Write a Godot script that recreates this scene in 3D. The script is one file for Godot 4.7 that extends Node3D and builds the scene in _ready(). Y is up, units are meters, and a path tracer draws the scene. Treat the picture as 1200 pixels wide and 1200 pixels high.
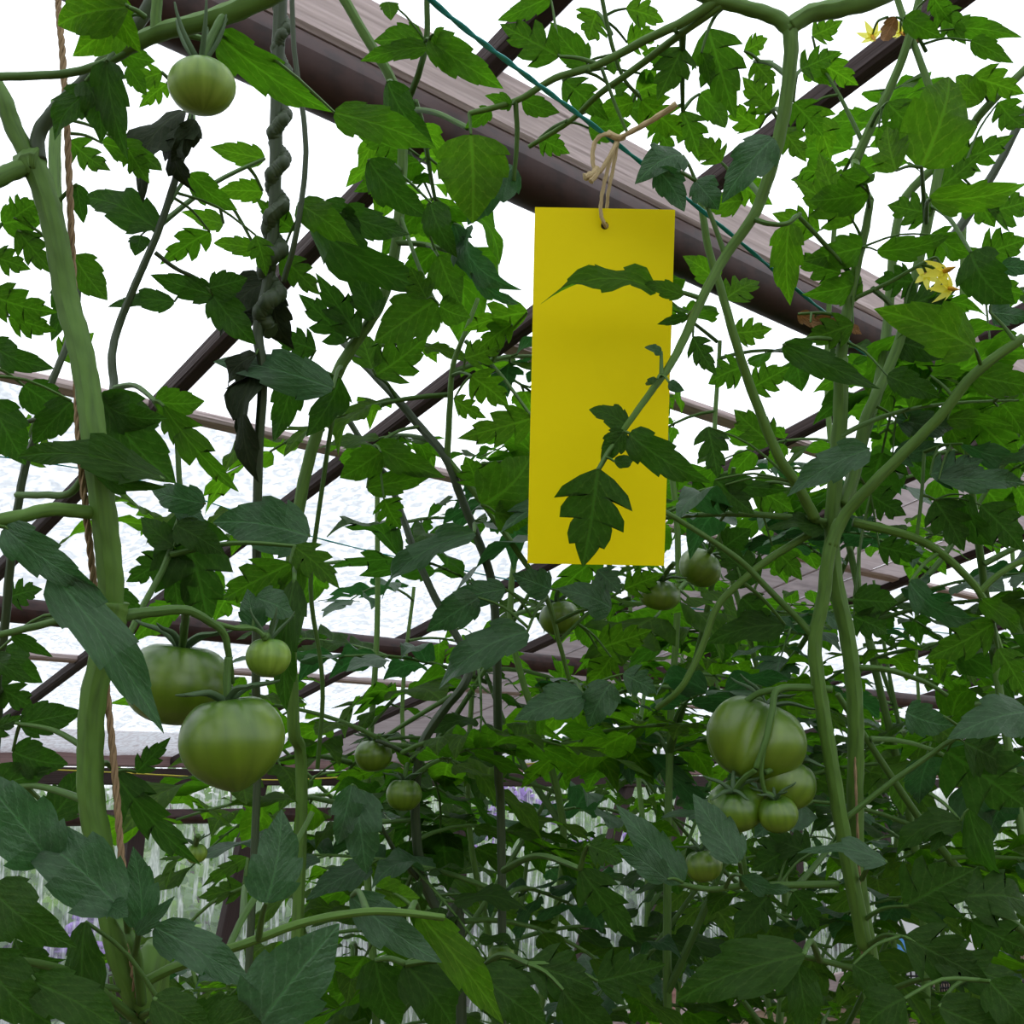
extends Node3D

# ------------------------------------------------------------------ frame of reference
const FOCAL := 1294.0          # focal length in pixels of a 1200 pixel frame
const EYE := 1.55
const PITCH := 14.2
const YAW := 48.92             # the greenhouse runs this far to the right of the view
const ROOF := 1.30             # roof height above the eye at n = 0, falling by SLOPE per metre
const SLOPE := 0.2116
const WALL := 5.4
const RIDGE := -1.3

var cam_up: Vector3
var cam_fwd: Vector3
var along: Vector3
var across: Vector3
var mats := {}
var used := {}
var rng := RandomNumberGenerator.new()
var leaflet_meshes := {}       # "kind curl" -> Array of meshes
var templates := []            # compound leaves
var veins: ImageTexture
var vein_relief: ImageTexture


class Geo:
	var v := PackedVector3Array()
	var u := PackedVector2Array()
	var i := PackedInt32Array()

	func tri(a: int, b: int, c: int) -> void:
		i.append(a); i.append(b); i.append(c)

	func face(pts: Array, uvs: Array) -> void:      # convex, clockwise seen from its front
		var s := v.size()
		for k in pts.size():
			v.append(pts[k])
			u.append(uvs[k])
		for k in range(1, pts.size() - 1):
			tri(s, s + k, s + k + 1)

	func tube(pts: Array, radii: Array, sides := 8, wobble := 0.0) -> void:
		var s := v.size()
		var n := pts.size()
		var t: Vector3 = (pts[1] - pts[0]).normalized()
		var side := t.cross(Vector3.UP if absf(t.y) < 0.9 else Vector3.RIGHT).normalized()
		var run := 0.0
		for k in n:
			if k > 0:
				run += (pts[k] as Vector3).distance_to(pts[k - 1])
			var tk: Vector3 = (pts[mini(k + 1, n - 1)] - pts[maxi(k - 1, 0)]).normalized()
			side = (side - tk * side.dot(tk)).normalized()
			var other := tk.cross(side)
			for j in sides + 1:
				var a := TAU * j / sides
				var r: float = radii[k] * (1.0 + wobble * sin(a * 3.0 + k * 1.7))
				v.append(pts[k] + (side * cos(a) + other * sin(a)) * r)
				u.append(Vector2(float(j) / sides, run * 10.0))
		for k in n - 1:
			for j in sides:
				var a0 := s + k * (sides + 1) + j
				var b0 := a0 + sides + 1
				tri(a0, b0, a0 + 1)
				tri(a0 + 1, b0, b0 + 1)
		for e in 2:
			var c := v.size()
			v.append(pts[0] if e == 0 else pts[n - 1])
			u.append(Vector2(0.5, 0.0))
			var ring := s if e == 0 else s + (n - 1) * (sides + 1)
			for j in sides:
				if e == 0:
					tri(c, ring + j, ring + j + 1)
				else:
					tri(c, ring + j + 1, ring + j)

	func add(g: Geo, x: Transform3D) -> void:
		var s := v.size()
		for p in g.v:
			v.append(x * p)
		u.append_array(g.u)
		for k in g.i:
			i.append(k + s)

	func mesh(origin := Vector3.ZERO) -> ArrayMesh:
		var nn := PackedVector3Array()
		nn.resize(v.size())
		for k in range(0, i.size(), 3):
			var a := v[i[k]]
			var f := (v[i[k + 2]] - a).cross(v[i[k + 1]] - a)
			for q in 3:
				nn[i[k + q]] += f
		for k in nn.size():
			nn[k] = nn[k].normalized() if nn[k].length() > 1e-12 else Vector3.UP
		var p := v
		if origin != Vector3.ZERO:
			p = v.duplicate()
			for k in p.size():
				p[k] -= origin
		var arrays := []
		arrays.resize(Mesh.ARRAY_MAX)
		arrays[Mesh.ARRAY_VERTEX] = p
		arrays[Mesh.ARRAY_NORMAL] = nn
		arrays[Mesh.ARRAY_TEX_UV] = u
		arrays[Mesh.ARRAY_INDEX] = i
		var m := ArrayMesh.new()
		m.add_surface_from_arrays(Mesh.PRIMITIVE_TRIANGLES, arrays)
		return m


# ------------------------------------------------------------------ nodes
func numbered(called: String) -> String:
	used[called] = used.get(called, -1) + 1
	return called if used[called] == 0 else "%s_%03d" % [called, used[called]]


func thing(called: String, label: String, category: String, where := Vector3.ZERO, group := "") -> Node3D:
	var o := Node3D.new()
	o.name = numbered(called)
	add_child(o)
	o.position = where
	tag(o, label, category, group)
	return o


func tag(o: Node, label: String, category := "", group := "", kind := "") -> void:
	if label: o.set_meta("label", label)
	if category: o.set_meta("category", category)
	if group: o.set_meta("group", group)
	if kind: o.set_meta("kind", kind)


func put(called: String, m: Mesh, mat: Material, parent: Node, x := Transform3D()) -> MeshInstance3D:
	var o := MeshInstance3D.new()
	o.name = called if parent != self else numbered(called)
	o.mesh = m
	o.material_override = mat
	parent.add_child(o, true)
	o.transform = x
	return o


# geometry in world coordinates, committed under a parent that is only moved
func commit(called: String, g: Geo, mat: Material, parent: Node3D, origin := Vector3.ZERO) -> MeshInstance3D:
	return put(called, g.mesh(parent.position + origin), mat, parent, Transform3D(Basis(), origin))


# ------------------------------------------------------------------ places
func at(x: float, y: float, d: float) -> Vector3:
	return Vector3(0, EYE, 0) + d * (cam_fwd + Vector3.RIGHT * ((x - 600.0) / FOCAL) + cam_up * ((600.0 - y) / FOCAL))


func house(b: float, n: float, h: float) -> Vector3:
	return along * b + across * n + Vector3(0, EYE + h, 0)


func roof_over(p: Vector3) -> float:
	var n := p.dot(across)
	return EYE + ROOF - SLOPE * maxf(n, 2.0 * RIDGE - n)


func smooth(pts: Array, steps := 5) -> Array:
	var out := []
	for k in pts.size() - 1:
		var p0: Vector3 = pts[maxi(k - 1, 0)]
		var p1: Vector3 = pts[k]
		var p2: Vector3 = pts[k + 1]
		var p3: Vector3 = pts[mini(k + 2, pts.size() - 1)]
		for s in steps:
			out.append(p1.cubic_interpolate(p2, p0, p3, float(s) / steps))
	out.append(pts[-1])
	return out


func taper(n: int, r0: float, r1: float) -> Array:
	var out := []
	for k in n:
		out.append(lerpf(r0, r1, float(k) / maxf(1.0, n - 1.0)))
	return out


# ------------------------------------------------------------------ materials
func noise_tex(freq: float, ramp: Array, seed_ := 1, size := 256, octaves := 4, stretch := Vector2.ONE) -> ImageTexture:
	var n := FastNoiseLite.new()
	n.seed = seed_
	n.frequency = freq
	n.fractal_octaves = octaves
	n.noise_type = FastNoiseLite.TYPE_SIMPLEX_SMOOTH
	var im := Image.create(size, size, false, Image.FORMAT_RGBA8)
	for y in size:
		for x in size:
			# two tori of noise blended, so that the tile repeats without a seam
			var fx := float(x) / size
			var fy := float(y) / size
			var a := n.get_noise_2d(x * stretch.x, y * stretch.y)
			var b := n.get_noise_2d((x - size) * stretch.x, y * stretch.y)
			var c := n.get_noise_2d(x * stretch.x, (y - size) * stretch.y)
			var d := n.get_noise_2d((x - size) * stretch.x, (y - size) * stretch.y)
			var t := lerpf(lerpf(a, b, fx), lerpf(c, d, fx), fy) * 1.5 * 0.5 + 0.5
			var s := clampf(t, 0.0, 0.9999) * (ramp.size() - 1)
			im.set_pixel(x, y, (ramp[int(s)] as Color).lerp(ramp[int(s) + 1], s - int(s)))
	return ImageTexture.create_from_image(im)


func material(called: String, color: Color, rough := 0.7, tex: Texture2D = null, scale := Vector3.ONE, tri := false) -> StandardMaterial3D:
	var m := StandardMaterial3D.new()
	m.resource_name = called
	m.albedo_color = color
	m.roughness = rough
	m.albedo_texture = tex
	m.uv1_scale = scale
	m.uv1_triplanar = tri
	mats[called] = m
	return m


func leaf_material(called: String, color: Color, back: Color, rough := 0.5, spec := 0.23) -> void:
	var m := material(called, color, rough, veins)
	m.backlight_enabled = true
	m.backlight = back
	m.heightmap_enabled = true
	m.heightmap_texture = vein_relief
	m.heightmap_scale = 0.10
	m.cull_mode = BaseMaterial3D.CULL_DISABLED
	m.metallic_specular = spec


func relief(m: StandardMaterial3D, tex: Texture2D, scale: float) -> void:
	m.heightmap_enabled = true
	m.heightmap_texture = tex
	m.heightmap_scale = scale


func make_materials() -> void:
	var n := FastNoiseLite.new()
	n.seed = 5
	n.frequency = 0.02
	var size := 320
	var im := Image.create(size, size, false, Image.FORMAT_RGBA8)
	var hm := Image.create(size, size, false, Image.FORMAT_RGBA8)
	for y in size:
		for x in size:
			var u := absf(float(x) / size - 0.5)
			var v := 1.0 - float(y) / size
			var blotch := n.get_noise_2d(x, y) * 0.10 + n.get_noise_2d(x * 4.0, y * 4.0) * 0.05
			var mid := exp(-pow(u / (0.012 + 0.012 * (1.0 - v)), 2.0))
			var side := 0.0 if x < size / 2 else 0.5
			var ph := fposmod((v - u * 0.95 + n.get_noise_2d(x * 1.5, y * 1.5) * 0.035) * 6.5 + side, 1.0)
			var line := exp(-pow((ph - 0.5) / 0.06, 2.0)) * clampf(1.0 - u * 1.7, 0.0, 1.0)
			var ph2 := fposmod((v + u * 1.6 + n.get_noise_2d(x * 2.5, y * 2.5) * 0.05) * 26.0, 1.0)
			var fine := exp(-pow((ph2 - 0.5) / 0.16, 2.0)) * 0.14
			var vein := clampf(mid + line * 0.6 + fine * 0.35, 0.0, 1.0)
			var k := clampf(0.82 + blotch + vein * 0.22, 0.0, 1.0)
			im.set_pixel(x, y, Color(clampf(k + vein * 0.25, 0, 1), k, clampf(k + vein * 0.25, 0, 1)))
			var puff := 0.5 + 0.25 * sin(ph * PI) - 0.3 * mid - 0.2 * line - 0.18 * fine + n.get_noise_2d(x * 3.0, y * 3.0) * 0.12
			hm.set_pixel(x, y, Color(puff, puff, puff))
	veins = ImageTexture.create_from_image(im)
	vein_relief = ImageTexture.create_from_image(hm)
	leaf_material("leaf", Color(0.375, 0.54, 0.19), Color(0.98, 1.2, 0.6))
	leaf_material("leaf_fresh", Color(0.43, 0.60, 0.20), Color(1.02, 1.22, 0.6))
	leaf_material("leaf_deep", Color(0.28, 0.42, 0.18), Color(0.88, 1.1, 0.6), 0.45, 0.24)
	leaf_material("leaf_grey_sheen", Color(0.31, 0.45, 0.30), Color(0.66, 0.95, 0.62), 0.38, 0.38)  # greyed colour paints in sky sheen on upper leaf faces
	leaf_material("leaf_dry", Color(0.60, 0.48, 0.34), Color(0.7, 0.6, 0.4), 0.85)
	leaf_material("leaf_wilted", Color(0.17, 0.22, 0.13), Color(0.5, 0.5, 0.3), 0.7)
	var stripes := noise_tex(0.03, [Color(0.72, 0.74, 0.66), Color(0.9, 0.92, 0.84), Color(1, 1, 0.95)], 3, 128)
	material("stem", Color(0.31, 0.45, 0.13), 0.68, stripes, Vector3(2, 0.6, 1))
	material("stem_dark", Color(0.19, 0.26, 0.13), 0.55, stripes, Vector3(2, 0.6, 1))
	material("stalk", Color(0.27, 0.41, 0.13), 0.68, stripes, Vector3(2, 0.6, 1))
	material("sepal", Color(0.24, 0.34, 0.20), 0.7)
	# fruit: v runs from the stalk down; darker shoulders and faint lengthwise streaks belong to the unripe skin
	var fr := Image.create(128, 128, false, Image.FORMAT_RGBA8)
	for y in 128:
		for x in 128:
			var v := y / 127.0
			var shoulder := smoothstep(0.55, 0.05, v + 0.05 * sin(x * TAU / 128.0 * 5.0) + n.get_noise_2d(x * 2.0, y) * 0.08)
			var streak := n.get_noise_2d(x * 6.0, y * 0.6) * 0.08
			var c := Color(0.36, 0.47, 0.09).lerp(Color(0.20, 0.35, 0.07), shoulder * 0.85)
			fr.set_pixel(x, y, Color(clampf(c.r + streak, 0, 1), clampf(c.g + streak, 0, 1), clampf(c.b + streak * 0.6, 0, 1)))
	var fruit := material("fruit", Color(0.95, 0.95, 0.9), 0.34, ImageTexture.create_from_image(fr))
	fruit.clearcoat_enabled = true
	fruit.clearcoat = 0.25
	fruit.clearcoat_roughness = 0.3
	var pale := material("fruit_pale", Color(1.0, 1.0, 1.0), 0.38, fruit.albedo_texture)
	pale.albedo_color = Color(1.15, 1.13, 1.5)
	var petal := material("petal", Color(1.0, 0.93, 0.22), 0.6)
	petal.backlight_enabled = true
	petal.backlight = Color(1.0, 1.0, 0.5)
	material("pistil", Color(0.80, 0.58, 0.10), 0.6)
	material("dry", Color(0.50, 0.42, 0.30), 0.9)
	# card, strings
	var card := material("card", Color(0.92, 0.85, 0.0), 0.55, noise_tex(0.012, [Color(0.985, 0.985, 0.9), Color(1, 1, 1)], 9, 128))
	card.metallic_specular = 0.25
	material("raffia", Color(0.80, 0.72, 0.55), 0.8, noise_tex(0.05, [Color(0.7, 0.68, 0.62), Color(1, 1, 1)], 4, 64), Vector3(3, 0.6, 1))
	material("jute", Color(0.64, 0.54, 0.40), 0.9, noise_tex(0.08, [Color(0.6, 0.58, 0.55), Color(1, 1, 1)], 6, 64), Vector3(2, 2, 1))
	material("teal_cord", Color(0.03, 0.52, 0.50), 0.5)
	material("yellow_cord", Color(0.78, 0.74, 0.25), 0.6)
	# timber and pipe
	var grain := noise_tex(0.02, [Color(0.46, 0.42, 0.41), Color(0.82, 0.78, 0.77), Color(0.74, 0.70, 0.69), Color(0.98, 0.96, 0.95)], 11, 256, 5, Vector2(5.0, 0.35))
	var grain_h := noise_tex(0.02, [Color.BLACK, Color.WHITE, Color(0.5, 0.5, 0.5), Color.WHITE], 11, 256, 5, Vector2(5.0, 0.35))
	relief(material("old_timber", Color(0.92, 0.88, 0.88), 0.85, grain, Vector3(2.0, 1.0, 1)), grain_h, 0.25)
	# grey roof panel, translucency chosen so daylight brightens its underside
	var panel_grain := noise_tex(0.02, [Color(0.62, 0.61, 0.61), Color(0.84, 0.82, 0.82), Color(0.76, 0.74, 0.74), Color(0.95, 0.94, 0.94)], 12, 256, 5, Vector2(0.35, 5.0))
	var sheet := material("roof_sheet", Color(0.80, 0.77, 0.77), 0.8, panel_grain, Vector3(1.0, 1.0, 1))
	relief(sheet, panel_grain, 0.1)
	sheet.backlight_enabled = true
	sheet.backlight = Color(1.0, 0.99, 0.99)
	sheet.cull_mode = BaseMaterial3D.CULL_DISABLED
	relief(material("eave_timber", Color(0.70, 0.60, 0.60), 0.85, grain, Vector3(2.0, 0.6, 1)), grain_h, 0.2)
	relief(material("dark_timber", Color(0.26, 0.20, 0.19), 0.8, grain, Vector3(3.0, 0.6, 1)), grain_h, 0.2)
	var rust := noise_tex(0.03, [Color(0.55, 0.5, 0.5), Color(0.9, 0.86, 0.86), Color(1, 1, 1)], 21, 128)
	material("brown_pipe", Color(0.245, 0.145, 0.13), 0.6, rust, Vector3(2, 0.5, 1))
	# greenhouse film: clear plastic, clouded in streaks and creases
	var film := material("roof_film", Color(1, 1, 1), 0.5, noise_tex(0.02, [Color(0.9, 0.92, 0.93, 0.10), Color(0.95, 0.96, 0.97, 0.25), Color(1, 1, 1, 0.45)], 31, 256, 5, Vector2(1.6, 0.7)), Vector3(1, 1, 1))
	film.transparency = BaseMaterial3D.TRANSPARENCY_ALPHA
	film.backlight_enabled = true
	film.backlight = Color(1.1, 1.1, 1.1)
	film.cull_mode = BaseMaterial3D.CULL_DISABLED
	var creased := material("creased_film", Color(1, 1, 1), 0.45, noise_tex(0.03, [Color(0.86, 0.88, 0.9, 0.2), Color(0.86, 0.88, 0.9, 0.5), Color(0.84, 0.86, 0.88, 0.95), Color(0.9, 0.92, 0.94, 0.5), Color(0.84, 0.86, 0.88, 0.96), Color(0.9, 0.92, 0.94, 0.5), Color(0.9, 0.92, 0.94, 0.2)], 37, 256, 5, Vector2(1.2, 1.0)), Vector3(1.3, 1.3, 1))
	creased.transparency = BaseMaterial3D.TRANSPARENCY_ALPHA
	creased.backlight_enabled = true
	creased.backlight = Color(1.0, 1.0, 1.0)
	creased.cull_mode = BaseMaterial3D.CULL_DISABLED
	var wf := material("wall_film", Color(1, 1, 1), 0.35, noise_tex(0.03, [Color(0.75, 0.78, 0.8, 0.12), Color(0.76, 0.78, 0.8, 0.16), Color(0.78, 0.8, 0.82, 0.20), Color(0.78, 0.8, 0.82, 0.24), Color(0.78, 0.8, 0.82, 0.28), Color(0.95, 0.96, 0.97, 0.8), Color(0.8, 0.82, 0.84, 0.28), Color(0.85, 0.87, 0.9, 0.4), Color(0.9, 0.92, 0.94, 0.6)], 33, 320, 5, Vector2(2.6, 0.35)), Vector3(0.8, 0.7, 1))
	wf.transparency = BaseMaterial3D.TRANSPARENCY_ALPHA
	wf.backlight_enabled = true
	wf.backlight = Color(1.0, 1.0, 1.0)
	wf.cull_mode = BaseMaterial3D.CULL_DISABLED
	# ground, garden
	relief(material("soil", Color(0.48, 0.41, 0.33), 0.95, noise_tex(0.03, [Color(0.5, 0.46, 0.42), Color(0.9, 0.86, 0.8), Color(1, 1, 1)], 41, 256, 5), Vector3(1.2, 1.2, 1.2), true), noise_tex(0.05, [Color.BLACK, Color.WHITE], 42, 128, 5), 2.0)
	material("lawn", Color(0.40, 0.50, 0.26), 0.95, noise_tex(0.04, [Color(0.6, 0.65, 0.5), Color(1, 1, 0.9)], 43, 128, 5), Vector3(0.5, 0.5, 0.5), true)
	var bush := material("bush_leaf", Color(0.34, 0.44, 0.26), 0.6)
	bush.backlight_enabled = true
	bush.backlight = Color(0.5, 0.65, 0.25)
	material("bush_wood", Color(0.36, 0.30, 0.24), 0.9)
	material("violet", Color(0.56, 0.42, 0.72), 0.7)
	material("crate", Color(0.05, 0.05, 0.055), 0.5)
	material("white_bag", Color(0.88, 0.88, 0.88), 0.45)
	material("blue_print", Color(0.30, 0.55, 0.80), 0.5)
	material("clay", Color(0.68, 0.54, 0.50), 0.85, rust, Vector3(1, 0.3, 1))


# ------------------------------------------------------------------ leaves
# A leaflet 1 long along y and about 1 wide along x, its face towards +z: toothed or lobed edges, a folded midrib, a bowed length, rippled margins.
func leaflet_geo(kind: int, curl: int, seed_: int, teeth := -1) -> Geo:
	var r := RandomNumberGenerator.new()
	r.seed = seed_ * 97 + kind * 13 + curl
	var count: int = [5, 4, 4][kind] if teeth < 0 else teeth
	var cut: float = [0.05, 0.15, 0.52][kind]
	var bow: float = [0.05, 0.13, 0.24][curl] * r.randf_range(0.8, 1.2)
	var fold: float = [0.06, 0.16, 0.28][curl] * r.randf_range(0.4, 1.2)
	var wave: float = [0.05, 0.08, 0.10][curl]
	var twist := r.randf_range(-0.35, 0.35) * (0.6 + curl * 0.5)
	var sway := r.randf_range(-0.07, 0.07)
	var ph := [r.randf_range(0, 0.5), r.randf_range(0, 0.5)]
	var phase := r.randf() * TAU
	var steps := []
	for k in count:
		for s in ([0.0, 0.25, 0.6, 0.94] if teeth < 0 else [0.0, 0.4, 0.94]):
			steps.append((k + s) / count)
	steps.append(1.0)
	var g := Geo.new()
	for row in steps.size():
		var t: float = steps[row]
		var edge := []
		for side in 2:
			var s := fposmod(t * count + ph[side] * 0.0, 1.0)
			var k := floorf(t * count + 1e-6)
			var profile: float = pow(maxf(t + 0.004, 0.0), 0.42) * pow(maxf(1.0 - t, 0.0), [0.95, 1.0, 1.15][kind]) / [0.445, 0.437, 0.41][kind]
			var c: float = cut * (0.5 + 0.8 * absf(sin(k * 2.3 + ph[side] * 9.0 + side * 1.3)))
			if k >= count - 1:
				c *= 0.3
			var w: float = profile * 0.5 * (1.0 - c + c * (0.35 * s + 0.65 * sin(minf(s * 1.25, 1.0) * PI * 0.5)) * 1.2)
			edge.append([w, t + 0.20 * pow(s, 1.5) * c * (1.0 - t * 0.6)])
		if t >= 0.999:
			edge = [[0.002, 1.0], [0.002, 1.0]]
		for col in 5:
			var q := (col - 2) / 2.0
			var e: Array = edge[0 if q < 0 else 1]
			var x: float = q * e[0]
			var y := lerpf(t, e[1], absf(q))
			var z := bow * (1.0 - pow(2.0 * t - 1.0, 2.0)) + fold * absf(x) * (1.0 - absf(x)) + wave * absf(x) * 2.0 * sin(t * 11.0 + phase + (0.0 if q < 0 else 1.9))
			z -= bow * 0.4 * pow(absf(q), 2.0) * profile_at(t)
			var tw := twist * (t - 0.3)
			g.v.append(Vector3(x * cos(tw) + sway * sin(t * PI), y, z + x * sin(tw)))
			g.u.append(Vector2(clampf(0.5 + x, 0.02, 0.98), 1.0 - clampf(y, 0.0, 0.99)))
	for row in steps.size() - 1:
		for col in 4:
			var a := row * 5 + col
			g.tri(a, a + 5, a + 1)
			g.tri(a + 1, a + 5, a + 6)
	return g


func profile_at(t: float) -> float:
	return pow(t + 0.004, 0.42) * pow(maxf(1.0 - t, 0.0), 1.05)


func make_leaflets() -> void:
	for kind in 3:
		for curl in 3:
			var list := []
			for s in 4:
				list.append(leaflet_geo(kind, curl, s + 1).mesh())
			leaflet_meshes[kind * 10 + curl] = list


# compound leaves: a bowed stalk with pairs of leaflets and one at the end, laid out along +y with its face up to +z; each is [stalk Geo, [[mesh key, mesh number, place], ...]]
func make_templates() -> void:
	var r := RandomNumberGenerator.new()
	r.seed = 77
	for k in 8:
		var stalk := Geo.new()
		var droop := r.randf_range(0.15, 0.5)
		var path := []
		for s in 9:
			var t := s / 8.0
			path.append(Vector3(0.03 * sin(t * 4.0 + k), t * 0.78, 0.10 * t - droop * t * t))
		stalk.tube(path, taper(9, 0.012, 0.005), 5)
		var list := []
		for pair in 3:
			var s: float = [3, 5, 7][pair]
			for side in [-1.0, 1.0]:
				var base: Vector3 = path[int(s)]
				var size: float = [0.27, 0.34, 0.32][pair] * r.randf_range(0.8, 1.15)
				var dir := Vector3(side * r.randf_range(0.75, 1.0), r.randf_range(0.35, 0.75), -r.randf_range(0.1, 0.75)).normalized()
				var joint := base + dir * size * 0.16
				stalk.tube([base, joint], [0.006, 0.005], 4)
				list.append([10 * r.randi_range(0, 2) + r.randi_range(0, 2), r.randi_range(0, 3), leaf_place(joint, joint + dir * size, Vector3(r.randf_range(-0.3, 0.3), -0.1, 1), size * r.randf_range(0.52, 0.68))])
			if pair < 2:
				var b: Vector3 = path[int(s) + 1]
				var d := Vector3(1 if (k + pair) % 2 else -1, 0.4, -0.2).normalized()
				list.append([0, r.randi_range(0, 3), leaf_place(b, b + d * 0.09, Vector3(0, 0, 1), 0.055)])
		var tip: Vector3 = path[8]
		var td := Vector3(r.randf_range(-0.2, 0.2), 1.0, -droop * 1.6 - r.randf_range(0.0, 0.5)).normalized()
		list.append([10 * r.randi_range(1, 2) + r.randi_range(0, 2), r.randi_range(0, 3), leaf_place(tip, tip + td * 0.42, Vector3(r.randf_range(-0.2, 0.2), 0.5, 1), 0.27)])
		var far := Geo.new()
		for e in list:
			far.add(leaflet_geo(e[0] / 10, e[0] % 10, e[1] + 1, 3), e[2])
		far.add(stalk, Transform3D())
		templates.append([stalk.mesh(), list, far.mesh()])


func leaf_place(from: Vector3, to: Vector3, face: Vector3, width: float) -> Transform3D:
	var y := to - from
	var yn := y.normalized()
	var x := yn.cross(face).normalized()
	var z := x.cross(yn)
	return Transform3D(Basis(x * width, y, z * y.length()), from)


# ------------------------------------------------------------------ plants
func plant(label: String, x: float, d: float, group := "") -> Dictionary:
	var p := at(x, 1190.0, d)
	return {"node": thing("tomato_plant", label, "tomato plant", Vector3(p.x, 0, p.z), group), "samples": []}


func px(pts: Array) -> Array:
	var out := []
	for k in pts:
		out.append(at(k[0], k[1], k[2]))
	return out


# a stem through [x, y, depth] points; "root" adds the way down into the soil
func stem(p: Dictionary, pts: Array, r0: float, r1: float, mat := "stem", called := "stem", root := false) -> MeshInstance3D:
	var w: Array = px(pts)
	if root:
		var low: Vector3 = w[-1]
		var foot: Vector3 = p.node.position
		w.append(Vector3(lerpf(low.x, foot.x, 0.5), low.y * 0.5, lerpf(low.z, foot.z, 0.5)))
		w.append(foot - Vector3(0, 0.03, 0))
	return sweep(p, w, r0, r1, mat, called)


func sweep(p: Dictionary, w: Array, r0: float, r1: float, mat: String, called: String) -> MeshInstance3D:
	var s := smooth(w, 6)
	for k in s:
		p.samples.append(k)
	var g := Geo.new()
	g.tube(s, taper(s.size(), r0, r1), 8, 0.05)
	return commit(called, g, mats[mat], p.node)


func nearest(p: Dictionary, q: Vector3) -> Vector3:
	var best: Vector3 = q + Vector3(0, -0.05, -0.05)
	var far := 1e9
	for s: Vector3 in p.samples:
		var l := s.distance_squared_to(q)
		if l < far:
			far = l
			best = s
	return best


# One leaf of the plant from its leaflets, each [base x, y, tip x, y, width, kind * 10 + curl, (roll), (depth gained from base to tip)]. The stalk runs from the nearest stem to the first leaflet, the others branch off it.
func leaf(p: Dictionary, d: float, blades: Array, mat := "leaf", from: Variant = null) -> void:
	var bases := []
	for b in blades:
		bases.append(at(b[0], b[1], d + rng.randf_range(-0.015, 0.015)))
	var start: Vector3 = nearest(p, bases[0])
	if from != null:
		start = at(from[0], from[1], from[2] if from.size() > 2 else d)
	var end: Vector3 = bases[0]
	var len := start.distance_to(end)
	var rod: Array = smooth([start, start.lerp(end, 0.5) + Vector3(0, minf(0.012, len * 0.06), 0), end], 5)
	var g := Geo.new()
	var r := clampf(0.0016 + len * 0.008, 0.0016, 0.004)
	g.tube(rod, taper(rod.size(), r, r * 0.6), 6)
	for k in range(1, bases.size()):
		var b: Vector3 = bases[k]
		var q: Vector3 = rod[0]
		for s: Vector3 in rod.slice(2):
			if s.distance_to(b) < q.distance_to(b):
				q = s
		if q.distance_to(b) > 0.002:
			g.tube(smooth([q, q.lerp(b, 0.5) + Vector3(0, q.distance_to(b) * 0.1, 0), b], 3), taper(7, r * 0.7, r * 0.45), 5)
	var o := commit("leaf", g, mats["stalk"], p.node, start - p.node.position)
	for k in blades.size():
		var e: Array = blades[k]
		var key: int = e[5]
		var b: Vector3 = bases[k]
		var deep: float = e[7] if e.size() > 7 else rng.randf_range(-0.012, 0.02)
		var tip := at(e[2], e[3], d + deep)
		var axis := (tip - b).normalized()
		var face := (Vector3(0, EYE, 0) - b).normalized()
		var roll: float = deg_to_rad(e[6]) if e.size() > 6 and e[6] != null else rng.randf_range(-0.45, 0.45)
		face = face.rotated(axis, roll)
		if e.size() < 7 and b.y > EYE + 0.25 and rng.randf() < 0.5:
			face = -face
		var width: float = e[4] * d / FOCAL / maxf(0.5, cos(roll))
		var list: Array = leaflet_meshes[key]
		var x := leaf_place(b, tip, face, width)
		x.origin -= start
		put("leaflet", list[rng.randi() % 4], mats[mat], o, x)


# compound leaves of the usual make, growing from the stems between two heights
func dress(p: Dictionary, count: int, seed_: int, size: float, low: float, high: float, split := true) -> void:
	var r := RandomNumberGenerator.new()
	r.seed = seed_
	var turn := r.randf() * TAU
	var usable := []
	for s: Vector3 in p.samples:
		if s.y > low and s.y < high:
			usable.append(s)
	if usable.is_empty():
		return
	for k in count:
		var s: Vector3 = usable[int((k + r.randf() * 0.9) / count * usable.size()) % usable.size()]
		turn += 2.4 + r.randf_range(-0.5, 0.5)
		var l := size * r.randf_range(0.75, 1.2)
		var dir := Vector3(cos(turn), r.randf_range(-0.15, 0.45), sin(turn)).normalized()
		var end := s + dir * l
		if end.y > roof_over(end) - 0.06 or s.y > roof_over(s) - 0.05:
			continue
		if (end - Vector3(0, EYE, 0)).dot(cam_fwd) < 1.0 or end.dot(across) > WALL - 0.15:
			continue
		var y := dir
		var x := y.cross(Vector3(r.randf_range(-0.35, 0.35), 1, r.randf_range(-0.35, 0.35))).normalized()
		var place := Transform3D(Basis(x, y, x.cross(y)) * l, s - p.node.position)
		var t: Array = templates[r.randi() % templates.size()]
		var mat: Material = mats[["leaf", "leaf", "leaf_fresh", "leaf_deep", "leaf_grey_sheen"][r.randi() % 5]]
		if split:
			var o := put("leaf", t[0], mats["stalk"], p.node, place)
			for e in t[1]:
				put("leaflet", leaflet_meshes[e[0]][e[1]], mat, o, e[2])
		else:
			put("leaf", t[2], mat, p.node, place)


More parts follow.
